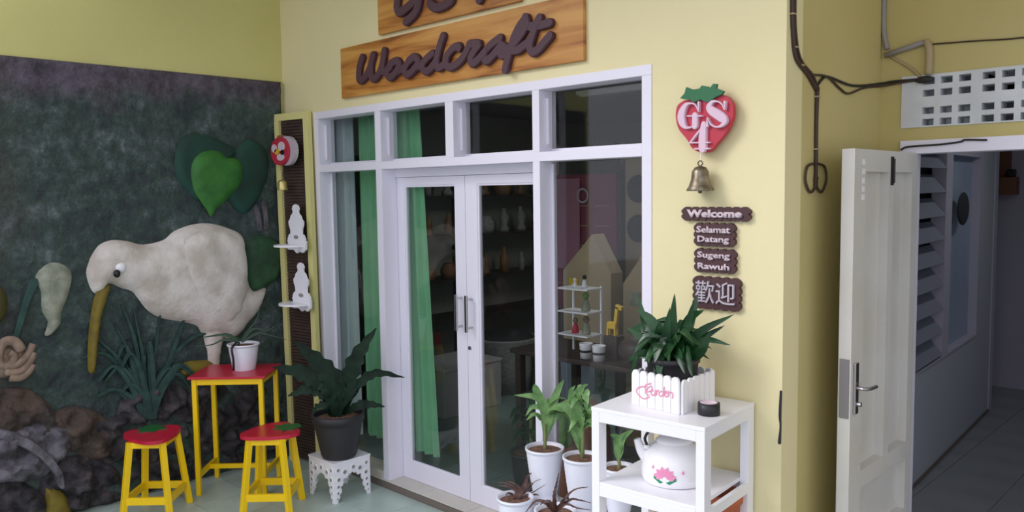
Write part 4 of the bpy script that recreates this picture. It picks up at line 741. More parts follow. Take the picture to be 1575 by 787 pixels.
bm = B(); lathe(bm, [(.152, .25), (.08, .262), (0, .268)], pc, 24); obj('soil', bm, 'soil', fp, True)
for i, (p, w) in enumerate(T['fern']):
    p = [(a-.0, b_+.0, z) for a, b_, z in p]; p[0] = (pc[0]+random.uniform(-.03, .03), pc[1]+random.uniform(-.03, .03), sh+.26)
    obj('leaf', leaf(B(), p, w, wav=.16 if w > .05 else .32, prof='strap', fold=.22, n=18, wfreq=13), 'fern', fp, True)
# ---- white tiered shelf
A_, B_, C_, D_ = Vector((-2.138, -.524)), Vector((-1.613, -.480)), Vector((-1.640, -.004)), Vector((-2.150, -.040))
ux = (B_-A_).normalized(); uy = Vector((-ux.y, ux.x)); Ls, Ds = .525, .472
sm_ = Matrix.Translation((A_.x, A_.y, 0)) @ Matrix.Rotation(math.atan2(ux.y, ux.x), 4, 'Z')
sf = root('tiered_shelf', (A_.x+.26, A_.y+.25, 0), 'white open shelf rack with square posts against the yellow wall', 'shelf')
pw = .058
def sb(nm, *a, bev=.002): return obj(nm, box(B(), *a, bev=bev, T_=sm_), 'white2', sf)
for x in (0, Ls-.038):
    for y in (0, Ds-pw): sb('post', x, x+.038, y, y+pw, 0, 1.0165)
for zt in (1.035, .713, .391):
    sb('shelf_board', *((-.001, Ls+.001, -.001, Ds+.001) if zt > 1 else (.0385, Ls-.0385, .001, Ds-.001)), zt-.018, zt)
    sb('rail', .0385, Ls-.0385, .0005, .02, zt-.062, zt-.018); sb('rail', .0385, Ls-.0385, Ds-.02, Ds-.0005, zt-.062, zt-.018)
    sb('rail', .0005, .02, pw, Ds-pw, zt-.062, zt-.018); sb('rail', Ls-.02, Ls-.0005, pw, Ds-pw, zt-.062, zt-.018)
tc_ = root('terracotta_pot', (-1.735, -.13, .391), 'small terracotta pot at the back of the lowest visible shelf tier', 'pot')
bm = B(); lathe(bm, [(0, 0), (.055, 0), (.075, .22), (.085, .225), (.085, .265), (.072, .265), (.06, .05), (0, .05)], (-1.735, -.13, .391), 24); obj('pot_body', bm, 'terracotta', tc_, True)
# planter box of picket slats
px, py = Vector((-2.033, -.362)), Vector((-1.794, -.384))
pl = root('picket_planter', (-1.93, -.24, 1.035), 'white picket planter box with pink Garden script on the shelf', 'planter')
q0 = Vector((-2.033, -.365)); q1 = Vector((-1.786, -.383)); q2 = Vector((-1.80, -.105)); q3 = Vector((-2.05, -.09))
def picket(a, b_, z0, z1, out, m_='white2', t_=.010):
    ax = (b_-a); L = ax.length; ax = ax.normalized(); 
    ol = [(0, z0), (L, z0), (L, z1-.018), (L*.9, z1-.006), (L*.7, z1), (L*.3, z1), (L*.1, z1-.006), (0, z1-.018)]
    obj('picket', prism(B(), ol, lambda u, z, d: Vector((a.x+ax.x*u+out.x*d, a.y+ax.y*u+out.y*d, z)), 0, t_), m_, pl)
for a, b_, n_ in ((q0, q1, 6), (q1, q2, 6), (q3, q2, 6), (q0, q3, 6)):
    nn = Vector(((b_-a).y, -(b_-a).x)).normalized()
    if (a+nn*.01-Vector((-1.92, -.235))).length < (a-Vector((-1.92, -.235))).length: nn = -nn
    for k in range(n_):
        s0 = k/n_+.006; s1 = (k+1)/n_-.006; picket(a.lerp(b_, s0), a.lerp(b_, s1), 1.036, 1.188 if (a is q0 and b_ is q1) else 1.176, nn)
bm = B(); bmesh.ops.create_cube(bm, size=1); bmesh.ops.transform(bm, matrix=Matrix.Translation((-1.917, -.236, 1.042)) @ Matrix.Diagonal((.235, .26, .012, 1)), verts=bm.verts); obj('base_board', bm, 'white2', pl)
gy = lambda a, b_, d: Vector((a, q0.y+(a-q0.x)*(q1.y-q0.y)/(q1.x-q0.x)-.0105-d, b_))
for i, p in enumerate(T['garden']): obj('script_letter' if i < 6 else 'flower_outline', stroke(B(), p, .0055 if i < 6 else .006, gy, 0, .0012, n=6), 'gardenpink', pl)
lp = root('potted_peace_lily', (-1.92, -.235, 1.049), 'bushy dark green broad leaved plant in the picket planter', 'plant')
bm = B(); lathe(bm, [(0, 0), (.088, 0), (.105, .12), (.110, .165), (.117, .168), (.117, .19), (.108, .19), (.104, .16)], (-1.92, -.235, 1.049), 30); obj('inner_pot', bm, 'potblack', lp, True)
bm = B(); lathe(bm, [(.104, .165), (0, .175)], (-1.92, -.235, 1.049), 24); obj('soil', bm, 'soil', lp)
base = Vector((-1.92, -.235, 1.215))
for i, (p, w) in enumerate(T['lily']):
    jit = random.uniform(-.07, .07); q = []
    for k, v in enumerate(p): q.append(Vector(v)+Vector((.35, -.30, 0)).normalized()*jit*k)
    q[0] = base+Vector((random.uniform(-.04, .04), random.uniform(-.04, .04), 0))
    obj('leaf', leaf(B(), q, w*.62, prof='lance', fold=.22, n=6), 'lily', lp, True)
for i in range(12):
    a = random.uniform(-2.9, -.3); L = random.uniform(.10, .17); q = [base+Vector((random.uniform(-.04, .04), random.uniform(-.04, .02), 0))]
    q.append(q[0]+Vector((math.cos(a)*L*.6, math.sin(a)*L*.6, random.uniform(.05, .12)))); q.append(q[0]+Vector((math.cos(a)*L*1.1, math.sin(a)*L*1.0, random.uniform(-.09, .02))))
    obj('leaf', leaf(B(), q, random.uniform(.045, .06), prof='lance', fold=.22, n=5, up=(random.uniform(-.3, .3), -.9, .6)), 'lily', lp, True)
for i in range(30):
    a = random.uniform(0, 2*PI); L = random.uniform(.14, .24); e_ = random.uniform(.2, 1.1)
    q = [base+Vector((random.uniform(-.05, .05), random.uniform(-.05, .05), 0))]; q.append(q[0]+Vector((math.cos(a)*L*.35, math.sin(a)*L*.30, L*.62*e_+.04))); q.append(q[0]+Vector((math.cos(a)*L*.95, math.sin(a)*L*.72, L*.75*e_-.01)))
    for v in q: v.y = min(v.y, -.03)
    obj('leaf', leaf(B(), q, random.uniform(.035, .052), prof='lance', fold=.22, n=5, up=(random.uniform(-.3, .3), -.5, 1)), 'lily', lp, True)
# tape roll
tpz = root('tape_roll', (-1.704, -.300, 1.035), 'roll of black tape lying on top of the white shelf', 'tape')
bm = B(); lathe(bm, [(.040, 0), (.045, .001), (.045, .048), (.034, .049), (.034, .0), (.040, 0)], (-1.704, -.300, 1.0352), 32); obj('tape', bm, 'black', tpz, True)
bm = B(); lathe(bm, [(.033, .0), (.0335, .049), (.036, .0505), (.028, .0505), (.026, .046), (0, .046)], (-1.704, -.300, 1.0352), 32); obj('core', bm, 'tapecore', tpz, True)
# kettle
kc = Vector((-1.885, -.275, .7135)); kt = root('enamel_kettle', tuple(kc), 'white enamel kettle with pink lotus on the middle shelf tier', 'kettle')
kprof = [(0, 0), (.128, 0), (.138, .006), (.141, .03), (.140, .075), (.134, .105), (.120, .130), (.098, .150), (.078, .160), (.075, .168)]
bm = B(); lathe(bm, kprof, kc, 40); obj('body', bm, 'enamel', kt, True)
bm = B(); lathe(bm, [(.078, .166), (.080, .172), (.070, .182), (.045, .189), (.015, .192), (0, .192)], kc, 32); ld = obj('lid', bm, 'enamel', kt, True)
bm = B(); lathe(bm, [(.008, .190), (.010, .198), (.022, .203), (.022, .213), (.012, .218), (0, .219)], kc, 18); obj('lid_knob', bm, 'black', ld, True)
sdv = Vector((-.80, -.60, 0)).normalized()
bm = B(); tube(bm, [kc+sdv*.115+Vector((0, 0, .085)), kc+sdv*.138+Vector((0, 0, .120)), kc+sdv*.150+Vector((0, 0, .150)), kc+sdv*.158+Vector((0, 0, .172))], .026, 14, 5, r1=.015); obj('spout', bm, 'enamel', kt, True)
hd_ = Vector((.72, .69, 0))
for s in (-1, 1):
    bm = B(); e0 = kc+hd_*s*.118+Vector((0, 0, .135)); lathe(bm, [(0, -.004), (.014, 0), (.014, .014), (0, .018)], e0, 12); obj('handle_lug', bm, 'enamel', kt, True)
bm = B(); tube(bm, [kc+hd_*-.118+Vector((0, 0, .150)), kc+hd_*-.125+Vector((0, 0, .185)), kc+hd_*-.09+Vector((0, 0, .222)), kc+Vector((0, 0, .234)), kc+hd_*.09+Vector((0, 0, .222)), kc+hd_*.125+Vector((0, 0, .185)), kc+hd_*.118+Vector((0, 0, .150))], .0065, 8, 5); obj('handle', bm, 'black', kt, True)
th0 = math.atan2(-.72, .50)
def onk(u, z, d):
    "print on the kettle's body: u along the surface, z height"
    rr = .1405 if z < .08 else .1405-(z-.08)*.22
    a = th0+u/.141; return kc+Vector(((rr+.0012+d)*math.cos(a), (rr+.0012+d)*math.sin(a), z))
for a in (-75, -45, -15, 15, 45, 75):
    a0 = math.radians(a+90); c, s = math.cos(a0), math.sin(a0); L = .052
    pts = [(-.045+c*L*.15-s*.0, .045+s*L*.15), (-.045+c*L*.55-s*.016, .045+s*L*.55+c*.016), (-.045+c*L, .045+s*L), (-.045+c*L*.55+s*.016, .045+s*L*.55-c*.016)]
    obj('lotus_petal', prism(B(), pts, onk, 0, .0008), 'lotus', kt)
for sgn in (-1, 1):
    pts = [(-.045+sgn*.006, .030), (-.045+sgn*.02, .022), (-.045+sgn*.05, .040), (-.045+sgn*.048, .052), (-.045+sgn*.02, .036)]
    obj('lotus_leaf', prism(B(), pts, onk, 0, .0008), 'lotusleaf', kt)
obj('lotus_bud', prism(B(), [(.025, .072), (.032, .066), (.038, .074), (.032, .084)], onk, 0, .0008), 'lotus', kt)
obj('lotus_bud', prism(B(), [(-.105, .082), (-.098, .078), (-.094, .088), (-.1, .094)], onk, 0, .0008), 'lotus', kt)
# ---- rack with the small pots beside the shelf
rk = root('plant_rack', (-2.55, -.3, 0), 'low white scalloped plant rack under the white pots', 'rack')
RX0, RX1 = -2.90, -2.20
obj('upper_board', box(B(), RX0, RX1, -.24, -.045, .335, .350, bev=.003), 'white2', rk); obj('lower_board', box(B(), RX0, -2.25, -.46, -.24, .185, .200, bev=.003), 'white2', rk)
def apron(x0, x1, y, z1, dp):
    n_ = max(3, int((x1-x0)/.07)); pts = [(x0, z1), (x1, z1)]
    for k in range(n_*6+1):
        s = 1-k/(n_*6); pts.append((x0+(x1-x0)*s, z1-dp-.022*abs(math.sin(PI*n_*s))))
    return prism(B(), pts, lambda a, b_, d: Vector((a, y+d, b_)), -.008, 0)
obj('scalloped_apron', apron(RX0, RX1, -.241, .336, .05), 'white2', rk); obj('scalloped_apron', apron(RX0, -2.25, -.461, .186, .04), 'white2', rk)
for x in (RX0+.02, RX1-.02):
    obj('leg', bar(B(), (x, -.06, 0), (x, -.06, .336), .03, .03), 'white2', rk); obj('leg', bar(B(), (x, -.25, 0), (x, -.25, .336), .03, .03), 'white2', rk)
for x in (RX0+.02, -2.27): obj('leg', bar(B(), (x, -.44, 0), (x, -.44, .186), .03, .03), 'white2', rk)
def tallpot(cx, cy, z, h, r1, label, leaves, mleaf, rng, stem=None, w_=1):
    r_ = root('potted_plant', (cx, cy, z), label, 'plant')
    prof = [(0, 0), (r1*.70, 0), (r1*.78, .008), (r1*.66, .03), (r1*.62, .045)]
    K = 22
    for k in range(K+1):
        s = k/K; prof.append((r1*(.63+.35*s**.75)+(.0016 if k % 2 else 0), .05+(h-.065)*s))
    prof += [(r1*1.04, h-.012), (r1*1.04, h), (r1*.95, h), (r1*.90, h-.02)]
    bm = B(); lathe(bm, prof, (cx, cy, z), 36); obj('pot', bm, 'potwhite', r_, True)
    bm = B(); lathe(bm, [(r1*.93, h-.018), (r1*.5, h-.010), (0, h-.008)], (cx, cy, z), 28); obj('soil', bm, 'soil', r_, True)
    top = Vector((cx, cy, z+h-.01))
    for p, w in leaves:
        q = [Vector(v) for v in p]; q[0] = top+Vector((random.uniform(-.01, .01), random.uniform(-.01, .01), 0))
        obj('leaf', leaf(B(), q, w*w_, wav=rng, prof='lance', fold=.2, n=5), mleaf, r_, True)
    if stem: bm = B(); tube(bm, [top-Vector((0, 0, .01)), top+Vector((.004, 0, stem*.5)), top+Vector((.0, 0, stem))], .010, 8, 3, r1=.006); obj('stem', bm, 'stem', r_, True)
    return r_
P1_ = tallpot(-2.756, -.14, .350, .285, .098, 'light green leafy plant in a tall white pot nearest the glass door', T['pot1leaf'], 'lightleaf', 0, .13, 1.0)
P2_ = tallpot(-2.50, -.145, .350, .295, .096, 'crinkly light green plant in a tall white pot left of the shelf', T['pot2leaf'], 'lightleaf', .15, .30, .6)
tallpot(-2.285, -.135, .350, .290, .078, 'small light green seedling in a white pot seen behind the shelf', T['pot3leaf'], 'lightleaf', 0, .05, 1.3)
def extra(r_, cx, cy, z0, z1, n_, L0, L1, w0, w1, wv):
    for i in range(n_):
        a = random.uniform(0, 2*PI); L = random.uniform(L0, L1); z = z0+(z1-z0)*i/n_; b0 = Vector((cx, cy, z))
        tp_ = b0+Vector((math.cos(a)*L, math.sin(a)*L*.8, random.uniform(-.01, .05))); tp_.y = min(tp_.y, -.02)
        obj('leaf', leaf(B(), [b0, b0+Vector((math.cos(a)*L*.5, min(math.sin(a)*L*.4, .1), .05)), tp_], random.uniform(w0, w1), wav=wv, prof='lance', fold=.25, n=4, up=(0, -.6, 1)), 'lightleaf', r_, True)
extra(P1_, -2.756, -.14, .76, .86, 5, .10, .16, .03, .04, 0)
extra(P2_, -2.50, -.145, .72, .95, 16, .05, .10, .04, .055, .2)
def lowpot(cx, cy, z, h, r1, label, leaves, mleaf, rng, prof='taper', ws=1):
    r_ = root('potted_bromeliad', (cx, cy, z), label, 'plant')
    pot(r_, (cx, cy, z), r1*.75, r1, h, 'potwhite'); top = Vector((cx, cy, z+h*.95))
    for p, w in leaves:
        q = [Vector(v) for v in p]; q[0] = top.copy(); obj('leaf', leaf(B(), q, w*ws, wav=rng, prof=prof, fold=.25, n=6, wfreq=16), mleaf, r_, True)
    return r_
lowpot(-2.775, -.345, .200, .225, .088, 'brown spidery bromeliad in a low white pot at the photo bottom', T['bromA'], 'brown_leaf', 0, ws=1.1)
lowpot(-2.50, -.352, .200, .235, .095, 'purple brown toothed leaf plant in a low white pot right of the bromeliad', T['bromB'], 'brown_leaf', .2, ws=1.1)
# ================================================================ SHOP INSIDE
def curtain(x0, x1, y, z0, z1, m_, label, taper=0, folds=7, x1b=None):
    bm = B(); n_ = folds*8; rows = []
    for j in range(7):
        s = j/6; z = z1+(z0-z1)*s; xe = x1+((x1b or x1)-x1)*s; row = []
        for i in range(n_+1):
            u = i/n_; row.append(bm.verts.new((x0+(xe-x0)*u, y+.020*math.sin(2*PI*folds*u+.5*s)*(.6+.4*s), z)))
        rows.append(row)
    for a, b_ in zip(rows, rows[1:]):
        for i in range(n_): bm.faces.new((a[i], a[i+1], b_[i+1], b_[i]))
    g = bmesh.ops.solidify(bm, geom=bm.faces[:], thickness=.003)
    return one('curtain', bm, m_, label, 'curtain', (x0, y, z0), None, True)
curtain(-4.80, -4.125, .195, .22, 2.64, 'curtain', 'green curtain behind the left door pane', folds=9, x1b=-4.00)
curtain(-5.32, -4.862, .195, .20, 2.64, 'curtain2', 'pale blue grey curtain at the far left of the shop window', folds=5)
bm = B(); tube(bm, [(-6.2, .195, 2.645), (-1.66, .195, 2.645)], .012, 8, 1); one('curtain_rod', bm, 'steel', 'steel curtain rod inside the shop window', 'rod', (-3.8, .195, 2.63))
# unseen fill lamps, added to brighten the dark shop and hallway
def fill_tube(x, y, z, L, power, label, ax='X'):
    r_ = root('added_fill_lamp', (x, y, z), label, 'lamp'); hx, hy = (L/2, .03) if ax == 'X' else (.03, L/2)
    obj('housing', box(B(), x-hx, x+hx, y-hy, y+hy, z-.03, z, bev=.004), 'white2', r_)
    obj('diffuser', box(B(), x-hx*.96, x+hx*.96, y-hy*.7, y+hy*.7, z-.045, z-.03, bev=.003), 'white', r_)
    ld_ = bpy.data.lights.new('fill_light', 'AREA'); ld_.shape = 'RECTANGLE'; ld_.size = hx*1.8; ld_.size_y = hy*1.8; ld_.energy = power; ld_.color = (.95, 1, 1)
    lo_ = bpy.data.objects.new('fill_light', ld_); COL.objects.link(lo_); lo_.location = (x, y, z-.06)
fill_tube(-3.6, 1.9, 2.75, 1.2, SHOP_FILL, 'added ceiling fill lamp brightening the middle of the shop')
fill_tube(-.9, 3.2, 2.75, 1.2, HALL_FILL, 'added ceiling fill lamp brightening the hallway', 'Y')
# shelf unit with goods on the left shop wall
du = root('display_shelf', (-5.8, 2.3, .05), 'dark wooden display shelf along the far shop wall, seen through the doors', 'shelf')
for y in (1.1, 2.3, 3.5): obj('side_panel', box(B(), -6.19, -5.80, y-.012, y+.012, .05, 2.3), 'darkwood', du)
SH = (.75, 1.13, 1.55, 1.93, 2.3)
for z in SH: obj('shelf_board', box(B(), -6.19, -5.80, 1.112, 3.488, z-.02, z), 'darkwood', du)
kinds = [[(0, 0), (.05, 0), (.055, .03), (.03, .06), (.045, .12), (.05, .16), (.02, .20), (.018, .24), (0, .245)], [(0, 0), (.07, 0), (.085, .05), (.08, .10), (.05, .14), (.055, .15), (0, .15)], [(0, 0), (.04, 0), (.04, .14), (.018, .18), (.018, .23), (0, .23)]]
KL = ['turned', 'round', 'bottle shaped']; CL = ['brown', 'pale', 'red-brown']; CM = ['midwood', 'basket', 'orangefelt']; ORD = ['lower', 'middle', 'upper']; NTH = ['first', 'second', 'third', 'fourth', 'fifth', 'sixth', 'seventh', 'eighth', 'ninth']
for si, z in enumerate(SH[1:4]):
    for k in range(9):
        y = 1.24+k*.255+random.uniform(-.02, .02); kd = random.randrange(3); cm = random.randrange(3)
        if abs(y-2.3) < .11: y = 2.43
        bm = B(); s = random.uniform(.8, 1.15); lathe(bm, [(r_*s, h*s) for r_, h in kinds[kd]], (-5.93, y, z), 16)
        one('wooden_craft', bm, CM[cm], '%s %s craft piece, %s from the window, %s shelf inside' % (CL[cm], KL[kd], NTH[k], ORD[si]), 'ornament', (-5.93, y, z), 'craft pieces on the display shelf', True)
# boxes at the foot of the shelf
def crate(name, x0, x1, y0, y1, h, m_, label, rz=0):
    r_ = root(name, ((x0+x1)/2, (y0+y1)/2, .05), label, 'box')
    obj('body', box(B(), x0, x1, y0, y1, .05, .05+h, bev=.008), m_, r_)
    obj('lid', box(B(), x0-.01, x1+.01, y0-.01, y1+.01, .05+h, .05+h+.025, bev=.006), m_, r_)
crate('storage_box', -5.62, -5.10, 1.20, 1.88, .40, 'greycloth', 'grey white chest inside, seen between the door leaves')
crate('storage_box', -5.12, -4.72, 2.34, 2.75, .44, 'bluebox', 'pale blue box inside, right of the round wicker tub')
bk = root('wicker_tub', (-5.45, 2.35, .05), 'round pale wicker tub between the two boxes inside', 'basket')
bm = B(); lathe(bm, [(0, 0), (.25, 0), (.28, .2), (.30, .50), (.31, .52), (.29, .52), (.27, .2), (0, .1)], (-5.46, 2.30, .05), 32); obj('tub', bm, 'basket', bk, True)
bm = B(); lathe(bm, [(.29, .51), (.2, .58), (.08, .60), (0, .60)], (-5.46, 2.30, .05), 24); obj('cloth_heap', bm, 'cushion', bk, True)
# table behind the right window with small goods
dt = root('display_table', (-3.1, .95, .05), 'dark table inside the right shop window', 'table')
obj('tabletop', box(B(), -3.75, -2.45, .62, 1.30, .885, .915, bev=.003), 'darkwood', dt)
for x in (-3.70, -2.50):
    for y in (.67, 1.25): obj('leg', box(B(), x-.025, x+.025, y-.025, y+.025, .05, .885), 'darkwood', dt)
ts = root('tiered_display_stand', (-3.29, .80, .915), 'three-tier white stand on the table inside the right window', 'stand')
for z in (1.045, 1.192, 1.340): obj('tier_board', box(B(), -3.412, -3.166, .72, .88, z-.010, z, bev=.001), 'white2', ts)
for x in (-3.405, -3.175): obj('post', box(B(), x-.006, x+.006, .868, .88, .915, 1.35), 'white2', ts)
def fig(cx, cy, z, h, m1, m2, label, cat='figurine'):
    r_ = root('figurine', (cx, cy, z), label, cat)
    bm = B(); lathe(bm, [(0, 0), (h*.22, 0), (h*.25, h*.1), (h*.16, h*.45), (h*.10, h*.62), (0, h*.64)], (cx, cy, z), 16); obj('body', bm, m1, r_, True)
    bm = B(); lathe(bm, [(0, 0), (h*.14, h*.06), (h*.18, h*.18), (h*.12, h*.32), (0, h*.37)], (cx, cy, z+h*.62), 16); obj('head', bm, m2, r_, True)
fig(-3.25, .80, 1.34, .085, 'white2', 'black', 'small white figurine with black head on the top tier')
fig(-3.33, .80, 1.34, .060, 'white2', 'white2', 'tiny white figurine on the top tier, left end')
fig(-3.24, .80, 1.192, .125, 'paleleaf', 'lightleaf', 'sage green figurine on the middle tier')
fig(-3.32, .79, 1.045, .10, 'berry', 'handtan', 'red figurine on the bottom tier, left')
fig(-3.23, .79, 1.045, .12, 'paleleaf', 'handtan', 'pale green figurine on the bottom tier, right')
def cup(cx, cy, label):
    r_ = root('enamel_cup', (cx, cy, .915), label, 'cup')
    bm = B(); lathe(bm, [(0, 0), (.036, 0), (.042, .09), (.044, .095), (.040, .095), (.034, .01), (0, .01)], (cx, cy, .915), 20); obj('cup_body', bm, 'white2', r_, True)
    bm = B(); lathe(bm, [(.0405, .040), (.0435, .041), (.044, .054), (.0415, .055)], (cx, cy, .915), 20); obj('black_band', bm, 'black', r_, True)
cup(-3.16, .70, 'white cup with black band on the shop table, left one'); cup(-3.05, .69, 'white cup with black band on the shop table, right one')
gf = root('toy_giraffe', (-3.0, .80, .915), 'yellow toy giraffe on the shop table behind the right window', 'toy')
gx, gyy = -3.02, .80
obj('plinth', box(B(), gx-.05, gx+.05, gyy-.04, gyy+.04, .915, 1.06), 'darkwood', gf)
obj('body', box(B(), gx-.045, gx+.025, gyy-.018, gyy+.018, 1.10, 1.145, bev=.008), 'giraffe', gf)
bm = B(); bar(bm, (gx+.015, gyy, 1.13), (gx+.03, gyy, 1.24), .022, .022); obj('neck', bm, 'giraffe', gf)
bm = B(); bar(bm, (gx+.02, gyy, 1.245), (gx+.065, gyy, 1.232), .022, .024); obj('head', bm, 'giraffe', gf)
for x in (-.038, .018):
    for y in (-.012, .012): obj('leg', box(B(), gx+x-.006, gx+x+.006, gyy+y-.005, gyy+y+.005, 1.06, 1.105), 'giraffe', gf)
# boards, posters, cushions and card houses further in
db = root('display_board', (-3.8, 1.62, .05), 'maroon cloth display board standing inside, behind the right window', 'board')
obj('board', box(B(), -4.25, -3.60, 1.60, 1.62, 1.05, 2.08), 'maroon', db)
for x in (-4.24, -3.60): obj('post', box(B(), x-.03, x+.03, 1.62, 1.67, .05, 2.3), 'darkwood', db)
for i in range(3):
    for k in range(5): obj('label_rail', box(B(), -4.20+.205*i, -4.06+.205*i, 1.590, 1.599, 1.24+.15*k, 1.246+.15*k), 'cardboard', db)
mp_ = root('mauve_poster', (-4.05, 1.57, 1.36), 'mauve poster with a pale ring on the maroon board inside', 'poster')
obj('sheet', box(B(), -4.18, -3.93, 1.580, 1.584, 1.36, 2.05), 'mauve', mp_)
bm = B(); stroke(bm, [(-3.90+.05*math.cos(k*PI/6), 1.92+.05*math.sin(k*PI/6)) for k in range(13)], .014, lambda a, b_, d: Vector((a, 1.58-d, b_)), 0, .002); obj('ring_print', bm, 'ringwhite', mp_)
pb = root('pale_wall_board', (-3.3, 1.66, .05), 'tan board with dark round cushions inside, at the right window edge', 'board')
obj('board', box(B(), -3.56, -2.9, 1.66, 1.68, .05, 2.2), 'cardboard', pb)
for i, (x, z) in enumerate(((-3.42, 1.965), (-3.42, 1.68), (-3.12, 1.90), (-3.15, 2.08))):
    bm = B(); bmesh.ops.create_icosphere(bm, subdivisions=3, radius=1); bmesh.ops.transform(bm, matrix=Matrix.Translation((x, 1.62, z)) @ Matrix.Diagonal((.095, .04, .10, 1)), verts=bm.verts)
    one('round_cushion', bm, 'cushion', 'dark round cushion on the tan board inside, ' + ['upper left', 'lower left', 'right', 'topmost'][i], 'cushion', (x, 1.62, z-.1), 'round cushions on the tan board', True)
for i, (x0, x1, z0, ze, zr) in enumerate(((-3.72, -3.30, .915, 1.40, 1.66), (-3.20, -2.86, .915, 1.34, 1.62))):
    r_ = root('cardboard_house', ((x0+x1)/2, 1.2, z0), ['tan cardboard house behind the tiered stand inside', 'tan cardboard house at the right edge of the window inside'][i], 'model house')
    xm = (x0+x1)/2+.05
    obj('wall', prism(B(), [(x0, z0), (x1, z0), (x1, ze), (xm, zr), (x0, ze)], lambda a, b_, d: Vector((a, 1.14+d, b_)), 0, .13), 'cardboard', r_)
    obj('window', box(B(), x0+.06, x0+.14, 1.13, 1.139, ze-.14, ze-.05), 'giraffe' if i == 0 else 'paleleaf', r_)
bm = B(); bmesh.ops.create_icosphere(bm, subdivisions=3, radius=1); bmesh.ops.transform(bm, matrix=Matrix.Translation((-2.80, .75, 1.0)) @ Matrix.Diagonal((.13, .10, .085, 1)), verts=bm.verts)
one('brown_cushion', bm, 'darkwood', 'dark brown cushion on the shop table behind the potted plant', 'cushion', (-2.80, .75, .915), None, True)
bs = root('wicker_sack', (-2.95, .52, .05), 'brown sack with a green felt leaf below the shop table', 'sack')
bm = B(); lathe(bm, [(0, 0), (.15, 0), (.18, .2), (.16, .5), (.10, .66), (.04, .70), (0, .70)], (-2.98, .45, .05), 20); obj('sack', bm, 'orangefelt', bs, True)
bm = B(); inflate(bm, [(-2.98, .48), (-2.93, .52), (-2.92, .62), (-2.95, .70), (-3.02, .70), (-3.05, .60), (-3.03, .52)], lambda a, b_, d: Vector((a, .28-d, b_)), .02, .03, .02); obj('felt_leaf', bm, 'lightleaf', bs, True)
ip = root('reflection_plant', (-3.45, .5, .05), 'added leafy plant inside, standing in for greenery reflected in the window', 'plant')  # added plant, imitates green foliage reflected in the glass
pot(ip, (-3.45, .50, .05), .10, .13, .26, 'potblack')
for i in range(26):
    a = random.uniform(0, 2*PI); L = random.uniform(.12, .2); z = random.uniform(.3, .62); b0 = Vector((-3.45, .50, z))
    obj('leaf', leaf(B(), [b0, b0+Vector((math.cos(a)*L*.5, math.sin(a)*L*.5, .06)), b0+Vector((math.cos(a)*L, math.sin(a)*L, 0))], .07, prof='lance', up=(0, -.4, 1), n=3), 'darkleaf', ip, True)
bm = B(); tube(bm, [(-3.45, .5, .28), (-3.45, .5, .65)], .012, 8, 2); obj('stem', bm, 'stem', ip)
# hallway: wooden box hung high at the far end, round mirror-like shape on the board
hb = root('hanging_wooden_box', (-1.99, 5.3, 1.86), 'brown wooden box with two shelves hung high at the hallway end', 'box')
obj('box_body', box(B(), -2.06, -1.88, 5.32, 5.455, 1.87, 2.03, bev=.004), 'orangefelt', hb)
obj('back_strip', box(B(), -2.05, -1.95, 5.43, 5.458, 2.03, 2.30), 'orangefelt', hb); obj('black_knob', box(B(), -1.97, -1.90, 5.36, 5.43, 2.03, 2.10, bev=.01), 'black', hb)
bm = B(); bmesh.ops.create_icosphere(bm, subdivisions=3, radius=1); bmesh.ops.transform(bm, matrix=hm @ Matrix.Translation((.015, 2.11, 1.79)) @ Matrix.Diagonal((.02, .17, .12, 1)), verts=bm.verts)
one('round_dark_hat', bm, 'cushion', 'dark round hat shape on the frosted hallway window', 'hat', (-1.76, 3.27, 1.68), None, True)
# ================================================================ CABLES
cb = root('looped_cable', (CX, .28, 1.95), 'brown cable bundle hanging on the side wall, ending in two loops', 'cable')
x = CX+.008
bm = B(); tube(bm, [(x, .030, 3.0), (x, .032, 2.717), (x, .042, 2.588), (x, .075, 2.487), (x, .187, 2.431), (x, .271, 2.375)], .009, 8, 5); tube(bm, [(x+.008, .045, 3.0), (x+.006, .045, 2.717), (x+.006, .055, 2.588), (x+.006, .10, 2.487), (x+.006, .22, 2.43), (x+.004, .275, 2.385)], .006, 8, 5); obj('riser_cable', bm, 'wire', cb, True)
bm = B(); tube(bm, [(x+.004, .276, 2.385), (x, .277, 2.25), (x, .279, 2.05), (x, .279, 1.96)], .009, 8, 5); obj('drop_cable', bm, 'wire', cb, True)
bm = B()
for s in (-1, 1): tube(bm, [(x+.002, .279, 2.06), (x+.002, .279+s*.085, 2.045), (x+.002, .279+s*.105, 1.985), (x+.002, .279+s*.06, 1.935), (x+.002, .279+s*.01, 1.955), (x+.002, .279+s*.012, 2.0)], .0055, 8, 5)
obj('end_loop', bm, 'wire', cb, True)
for y, z in ((.034, 2.66), (.062, 2.53), (.12, 2.463), (.278, 2.345), (.279, 2.12)):
    obj('cable_tie', box(B(), x-.008, x+.012, y-.013, y+.013, z-.003, z+.003), 'conduit2', cb)
cl_ = root('wall_cable', (CX, .7, 2.4), 'pair of dark cables running from the loops to the vent', 'cable')
bm = B(); tube(bm, [(x, .276, 2.39), (x, .33, 2.425), (x, .40, 2.44), (x, .67, 2.425), (x, 1.0, 2.462), (-1.47, 1.030, 2.470), (-1.335, 1.022, 2.466), (-1.30, 1.022, 2.462)], .006, 8, 5); obj('upper_strand', bm, 'wire2', cl_, True)
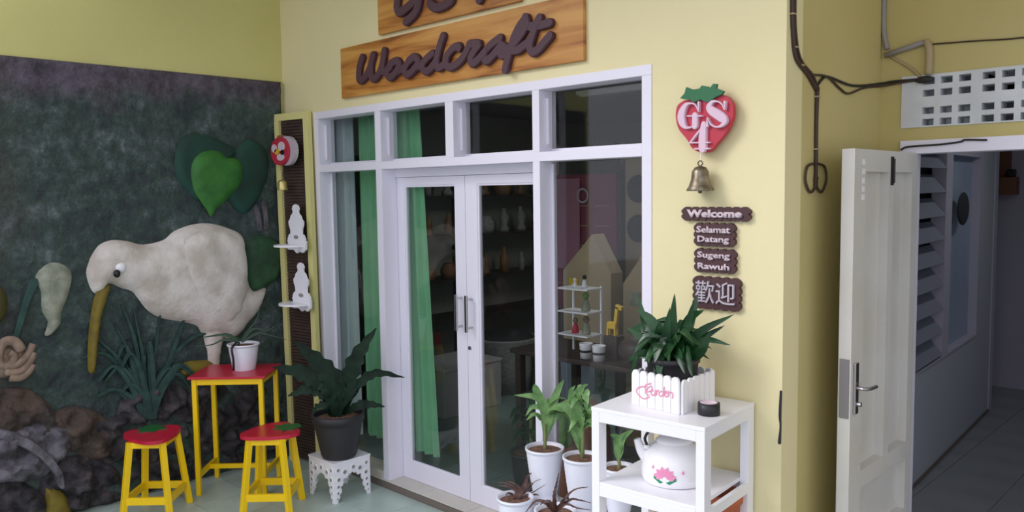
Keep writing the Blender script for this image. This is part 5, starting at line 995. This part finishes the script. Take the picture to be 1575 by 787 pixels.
bm = B(); tube(bm, [(x, .20, 2.432), (x, .38, 2.44), (x, .52, 2.40), (x, .62, 2.385), (x, .80, 2.425), (x, 1.01, 2.45), (-1.44, 1.025, 2.460), (-1.30, 1.020, 2.466)], .005, 8, 5); obj('lower_strand', bm, 'wire', cl_, True)
bm = B(); bmesh.ops.create_icosphere(bm, subdivisions=2, radius=1); bmesh.ops.transform(bm, matrix=Matrix.Translation((-1.325, 1.015, 2.462)) @ Matrix.Diagonal((.045, .014, .018, 1)), verts=bm.verts); obj('tape_wrap', bm, 'wire2', cl_, True)
cn = root('conduit_pipe', (-1.5, 1.02, 2.6), 'grey plastic conduit bending down the back wall beside the corner', 'conduit')
yc = YB-.013
bm = B(); tube(bm, [(-1.517, yc, 3.2), (-1.525, yc, 2.86), (-1.523, yc, 2.72), (-1.505, yc, 2.63)], .012, 10, 5); obj('upright', bm, 'conduit', cn, True)
bm = B(); tube(bm, [(-1.515, yc-.004, 2.600), (-1.335, yc-.004, 2.640)], .013, 10, 2); obj('elbow_arm', bm, 'conduit', cn, True)
bm = B(); tube(bm, [(-1.325, yc, 2.645), (-1.308, yc-.01, 2.60), (-1.308, yc-.012, 2.485)], .017, 10, 5); obj('drop', bm, 'conduit2', cn, True)
bm = B(); tube(bm, [(-1.50, yc+.006, 2.600), (-1.40, yc+.006, 2.53), (-1.345, yc+.004, 2.475)], .007, 8, 3); obj('thin_strand', bm, 'conduit2', cn, True)
bm = B(); tube(bm, [(-1.30, YB-.006, 2.628), (-1.1, YB-.006, 2.617), (-.92, YB-.006, 2.606), (-.3, YB-.006, 2.60), (1.2, YB-.006, 2.62)], .004, 6, 4)
one('thin_wall_wire', bm, 'wire', 'thin brown wire running along the back wall above the vent', 'wire', (-1.3, YB, 2.62))
bm = B(); tube(bm, [(-1.425, YB-.028, 2.132), (-1.39, YB-.028, 2.146), (-1.25, YB-.026, 2.150), (-1.16, YB-.026, 2.158), (-1.14, YB-.028, 2.166), (-1.05, YB-.026, 2.160)], .005, 6, 4)
one('door_hook', bm, 'wire2', 'thin dark metal hook lying along the white door header', 'hook', (-1.25, YB-.028, 2.13))
# suffix-free copies inherit names; nothing else to do
